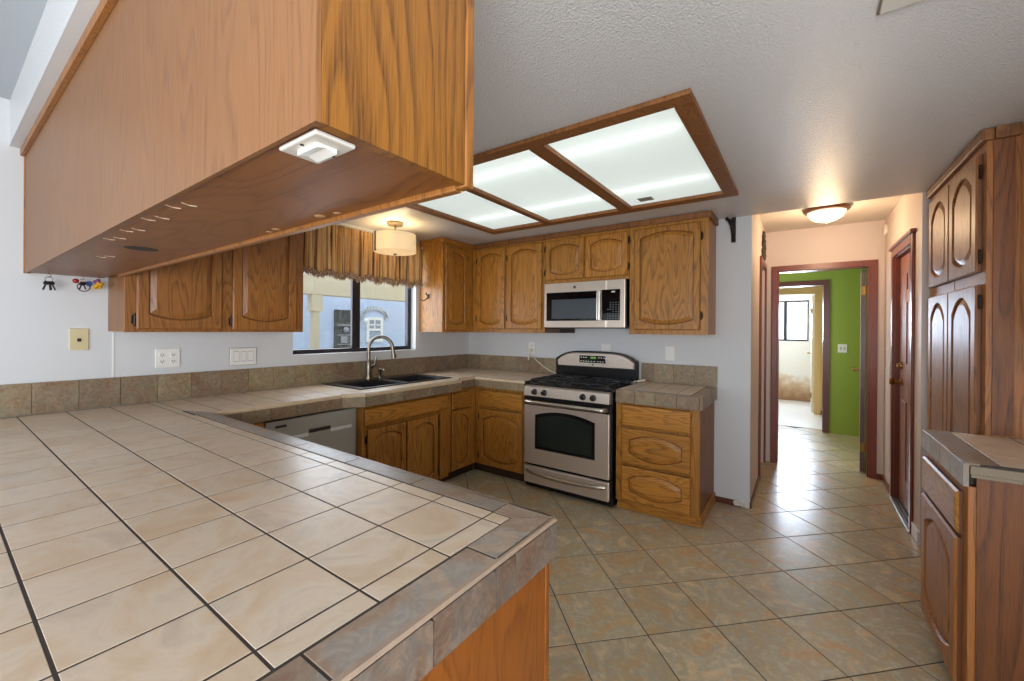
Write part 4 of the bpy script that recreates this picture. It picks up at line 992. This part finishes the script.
b = B(); a = -1.8
d_ = Vector((math.cos(a), math.sin(a), 0)); s2 = Vector((-d_.y, d_.x, 0)); c0 = Vector((px, py, 0))+d_*.178
b.loops([[c0+s2*e+d_*f_+Vector((0, 0, z)) for e, f_ in ((-.009, -.006), (.009, -.006), (.009, .003), (-.009, .003))] for z in (2.038, 2.2)], True, True); obj('strap', b, 'dark_metal', sh)
b = B(); b.lathe((px, py, 2.05), [(.171, 0), (.171, -.003), (.12, -.012), (.05, -.017), (.001, -.018)], 36); obj('bottom_diffuser', b, 'shade_bottom', t, True)
b = B(); b.lathe((px, py, 2.034), [(.014, 0), (.016, -.005), (.010, -.012), (.001, -.016)], 16); obj('finial', b, 'nickel', t, True)
l = bpy.data.lights.new('pendant_bulb', 'POINT'); l.energy = 6; l.color = (1, .74, .42); l.shadow_soft_size = .03
o = bpy.data.objects.new('pendant_bulb', l); COL.objects.link(o); o.parent = t; o.location = (0, 0, .10)

# hall dome
t = thing('dome_ceiling_light', 'round bronze-rimmed dome light on the hall ceiling', 'ceiling light', (3.40, .70, 2.45))
hx, hy, hz = 3.40, .70, 2.449
b = B(); b.lathe((hx, hy, hz), [(.142, 0), (.160, -.006), (.164, -.022), (.155, -.034), (.136, -.038)], 36); obj('rim', b, simple('bronze_rim', srgb(112, 78, 58), .35, .7), t, True)
b = B(); b.lathe((hx, hy, hz), [(.136, -.036), (.134, -.048), (.112, -.084), (.074, -.108), (.035, -.120), (.001, -.123)], 36); obj('glass_dome', b, 'dome', t, True)
b = B(); b.lathe((hx, hy, hz-.121), [(.012, 0), (.014, -.005), (.006, -.012), (.001, -.016)], 14); obj('finial', b, 'nickel', t, True)
l = bpy.data.lights.new('dome_bulb', 'POINT'); l.energy = 9.5; l.color = (1, .70, .42); l.shadow_soft_size = .10
o = bpy.data.objects.new('dome_bulb', l); COL.objects.link(o); o.parent = t; o.location = (0, 0, -.26)

# ------------------------------------------------------------------ valance
t = thing('window_valance', 'gathered gold and brown striped valance over the kitchen window', 'curtain', (.05, -1.46, 1.8))
b = B(); Y0, Y1 = -2.155, -.822; N = 260; rows = 9; uvs = []
vs = []
rnd = [random.random() for _ in range(60)]
def fold(s):
    k = s*21; i = int(k); f_ = k-i; a = rnd[i % 60]; c = rnd[(i+1) % 60]
    return .45*math.sin(2*math.pi*k+a*2.4*(1-f_)+c*2.4*f_)+.25*math.sin(2*math.pi*k*.43+1.3)+.2*math.sin(2*math.pi*k*1.9+a*3)
for j in range(rows+1):
    tz = j/rows; row = []
    for i in range(N+1):
        s = i/N; amp = .015+.026*min(1, tz*1.4)
        if .10 < tz < .16: amp *= .6
        z = 2.255-tz*(.40+.012*math.sin(s*44)+.004*math.sin(s*131))
        row.append(b.bm.verts.new((.058+amp*fold(s+.002*math.sin(tz*5)), Y0+(Y1-Y0)*s, z)))
    vs.append(row)
uvl = b.bm.loops.layers.uv.new('UVMap')
for j in range(rows):
    for i in range(N):
        f_ = b.bm.faces.new((vs[j][i], vs[j][i+1], vs[j+1][i+1], vs[j+1][i]))
        for lp, (ii, jj) in zip(f_.loops, ((i, j), (i+1, j), (i+1, j+1), (i, j+1))): lp[uvl].uv = (ii/N+.004*math.sin(ii*.5), jj/rows)
fab = obj('fabric', b, 'valance', t, True); md_ = fab.modifiers.new('thick', 'SOLIDIFY'); md_.thickness = .003
b = B(); L_ = []
for i in range(0, 181):
    s = i/180; L_.append((.060+.026*fold(s), Y0+(Y1-Y0)*s, 1.842-.012*math.sin(s*44)+.006*math.sin(i*1.9)))
b.tube(L_, [.020+.006*math.sin(i*2.3) for i in range(181)], 8)
for i in range(0, 181, 1):
    p_ = Vector(L_[i]); b.tube([p_, p_+Vector((.004*math.sin(i*3.1), .004*math.cos(i*2.2), -.030-.012*random.random()))], [.008, .003], 5)
obj('fringe', b, 'fringe', t)
b = B(); b.tube([(.030, Y0+.005, 2.235), (.030, Y1-.005, 2.235)], .008, 8)
for y in (Y0+.02, Y1-.02): b.tube([(.004, y, 2.235), (.030, y, 2.235)], .006, 8)
obj('curtain_rod', b, 'dark_metal', t, True)

# ------------------------------------------------------------------ wall plates
def plate_x(name, label, cat, y0, y1, z0, z1, mat, group=None):
    t = thing(name, label, cat, (.003, (y0+y1)/2, z0), group); b = B(); b.bbox(.001, .008, y0, y1, z0, z1, .003); obj('cover_plate', b, mat, t); return t
t = plate_x('phone_jack', 'almond phone jack plate on the white wall below the hanging cabinet', 'phone jack', -3.292, -3.216, 1.262, 1.380, 'almond')
b = B(); b.bbox(.006, .011, -3.262, -3.246, 1.308, 1.326, .002); obj('jack', b, 'slot', t)
for z in (1.28, 1.362):
    b = B(); b.lathe((.008, -3.254, z), [(.0035, 0), (.003, .001), (.001, .0012)], 10, 'x'); obj('screw', b, 'almond', t)
t = plate_x('electrical_outlet', 'white double outlet plate with four sockets over the backsplash', 'outlet', -2.927, -2.803, 1.14, 1.257, 'white_plastic')
for y in (-2.893, -2.838):
    for z in (1.178, 1.218):
        b = B(); b.bbox(.007, .010, y-.017, y+.017, z-.014, z+.014, .002); s_ = obj('socket', b, 'white_plastic', t)
        b = B(); b.box(.0095, .0108, y-.008, y-.005, z-.003, z+.007); b.box(.0095, .0108, y+.005, y+.008, z-.003, z+.007); b.box(.0095, .0108, y-.003, y+.003, z-.010, z-.005); obj('slots', b, 'slot', s_)
t = plate_x('light_switch', 'white triple rocker switch plate over the backsplash', 'switch', -2.522, -2.352, 1.128, 1.248, 'white_plastic')
b = B()
for y0, y1 in ((-2.523, -2.521), (-2.353, -2.351)): b.box(.0008, .004, y0-.0015, y1+.0015, 1.127, 1.249)
b.box(.0008, .004, -2.524, -2.35, 1.126, 1.129); b.box(.0008, .004, -2.524, -2.35, 1.247, 1.2505); obj('shadow_gap', b, simple('grey_plate_shadow', srgb(130, 126, 120), .7), t)  # grey rim drawn as the shadow line around the switch plate
for y in (-2.482, -2.436, -2.391):
    b = B(); b.prism([(.007, 1.155), (.0098, 1.157), (.0112, 1.222), (.007, 1.222)], 'y', y-.016, y+.016); rk = obj('rocker', b, 'white_plastic', t)
    b = B(); b.box(.0075, .0086, y-.018, y+.018, 1.153, 1.225); obj('rocker_gap', b, simple('rocker_gap_grey', srgb(150, 146, 140), .7), rk)
def plate_y(name, label, cat, x0, x1, z0, z1, y=0.0, s=-1, mat='white_plastic'):
    t = thing(name, label, cat, ((x0+x1)/2, y+s*.003, z0)); b = B(); b.bbox(x0, x1, y+s*.008, y+s*.001, z0, z1, .003); obj('cover_plate', b, mat, t); return t
t = plate_y('electrical_outlet', 'white outlet with a plugged cream cord left of the stove', 'outlet', .846, .930, 1.135, 1.262)
for z in (1.18, 1.222):
    b = B(); b.bbox(.871, .905, -.011, -.007, z-.014, z+.014, .002); obj('socket', b, 'white_plastic', t)
b = B(); b.box(.879, .883, -.0122, -.0105, 1.215, 1.228); b.box(.893, .897, -.0122, -.0105, 1.215, 1.228); obj('slots', b, 'slot', t)
t = thing('power_cord', 'cream plug and cord running from the outlet behind the stove', 'cord', (.9, -.03, 1.0))
b = B(); b.bbox(.874, .902, -.040, -.0115, 1.162, 1.192, .005); obj('plug', b, 'cord', t)
b = B(); b.tube([(.888, -.038, 1.165), (.886, -.046, 1.12), (.93, -.048, 1.11), (.99, -.046, 1.06), (1.06, -.044, 1.01), (1.13, -.04, .975), (1.205, -.034, .948)], .006, 8); obj('cable', b, 'cord', t, True)
b = B(); b.tube([(.884, -.05, 1.13), (.878, -.052, 1.10), (.876, -.05, 1.07)], [.009, .011, .007], 8); obj('tied_slack', b, 'cord', t, True)
plate_y('blank_cover_plate', 'blank white wall plate just above the stove backguard', 'wall plate', 1.672, 1.764, 1.14, 1.262)
plate_y('blank_cover_plate', 'blank white wall plate over the small worktop right of the stove', 'wall plate', 2.262, 2.342, 1.132, 1.258)
t = thing('cord_connector', 'small cream plug end lying on the worktop beside the stove', 'plug', (2.09, -.12, .936))
b = B(); b.tube([(2.075, -.15, .948), (2.088, -.11, .950), (2.112, -.085, .956)], [.011, .012, .010], 10); obj('plug', b, 'cord', t, True)
b = B(); b.tube([(2.075, -.15, .948), (2.050, -.17, .948), (2.0465, -.20, .935), (2.0475, -.20, .90)], .005, 8); obj('cable', b, 'cord', t, True)
# curtain bracket on the back wall
t = thing('wall_bracket', 'black metal bracket high on the white wall beside the upper cabinet', 'bracket', (2.78, -.01, 2.1))
b = B(); b.bbox(2.768, 2.800, -.012, -.001, 2.10, 2.30, .003); obj('back_plate', b, 'dark_metal', t)
b = B(); b.tube([(2.784, -.006, 2.12), (2.782, -.03, 2.17), (2.775, -.05, 2.23), (2.76, -.055, 2.265), (2.745, -.045, 2.285)], .012, 8); b.tube([(2.784, -.006, 2.27), (2.765, -.04, 2.275), (2.742, -.045, 2.285)], .009, 8); b.ball((2.742, -.045, 2.287), .013); obj('arm', b, 'dark_metal', t, True)
# carved ornament over the left hall door
b = B()
for k in range(9):
    a = k/8*math.pi; y = 1.12+.17*math.cos(a); z = 2.17+.20*math.sin(a); b.lathe((2.9115, y, z), [(.03, 0), (.026, .012), (.012, .018), (.001, .02)], 10, 'x')
for y in (1.0, 1.08, 1.16, 1.24): b.tube([(2.918, y, 2.15), (2.922, y+.02, 2.25), (2.918, 1.12, 2.36)], .010, 6)
b.bbox(2.911, 2.925, .95, 1.29, 2.125, 2.16, .005)
tag(obj('carved_wall_ornament', b, 'carved', None, True), 'dark carved ornament above the door on the left hall wall', 'wall ornament')
# hall wall fittings
t = thing('light_switch', 'white switch plate on the right hall wall beside the brown door', 'switch', (3.867, 1.18, 1.0))
b = B(); b.bbox(3.862, 3.869, 1.14, 1.215, 1.0, 1.115, .002); obj('cover_plate', b, 'white_plastic', t)
b = B(); b.bbox(3.853, 3.863, 1.172, 1.183, 1.05, 1.07, .002); obj('toggle', b, 'white_plastic', t)
t = thing('smoke_detector', 'round white detector high on the right hall wall', 'detector', (3.865, 1.38, 2.3))
b = B(); b.lathe((3.869, 1.38, 2.335), [(.055, 0), (.055, -.012), (.046, -.022), (.02, -.025), (.001, -.025)], 24, 'x'); obj('body', b, 'white_plastic', t, True)
b = B(); b.lathe((3.846, 1.38, 2.335), [(.03, 0), (.03, -.003), (.022, -.004), (.001, -.004)], 20, 'x'); obj('grille', b, simple('detector_grille', srgb(200, 196, 190), .5), t)
t = plate_y('light_switch', 'white switch plate on the green wall through the hall doorway', 'switch', 3.635, 3.735, 1.11, 1.225, 3.45)
b = B(); b.bbox(3.655, 3.675, 3.437, 3.443, 1.15, 1.19, .002); b.bbox(3.695, 3.715, 3.437, 3.443, 1.15, 1.19, .002); obj('toggle', b, simple('grey_toggle', srgb(190, 190, 184), .5), t)
# ceiling hatch near the camera
t = thing('ceiling_hatch', 'flat grey hatch panel on the kitchen ceiling at the top edge', 'hatch', (3.6, -2.4, ZC-.01))
b = B(); b.bbox(3.41, 3.78, -2.55, -2.18, ZC-.010, ZC-.001, .003); obj('panel', b, 'ceiling_smooth', t)
b = B()
for r in ((3.405, 3.785, -2.185, -2.175), (3.405, 3.785, -2.555, -2.545), (3.405, 3.412, -2.545, -2.185), (3.778, 3.785, -2.545, -2.185)): b.box(*r, ZC-.006, ZC-.0012)
obj('edge_gap', b, simple('grey_gap', srgb(130, 122, 112), .7), t)
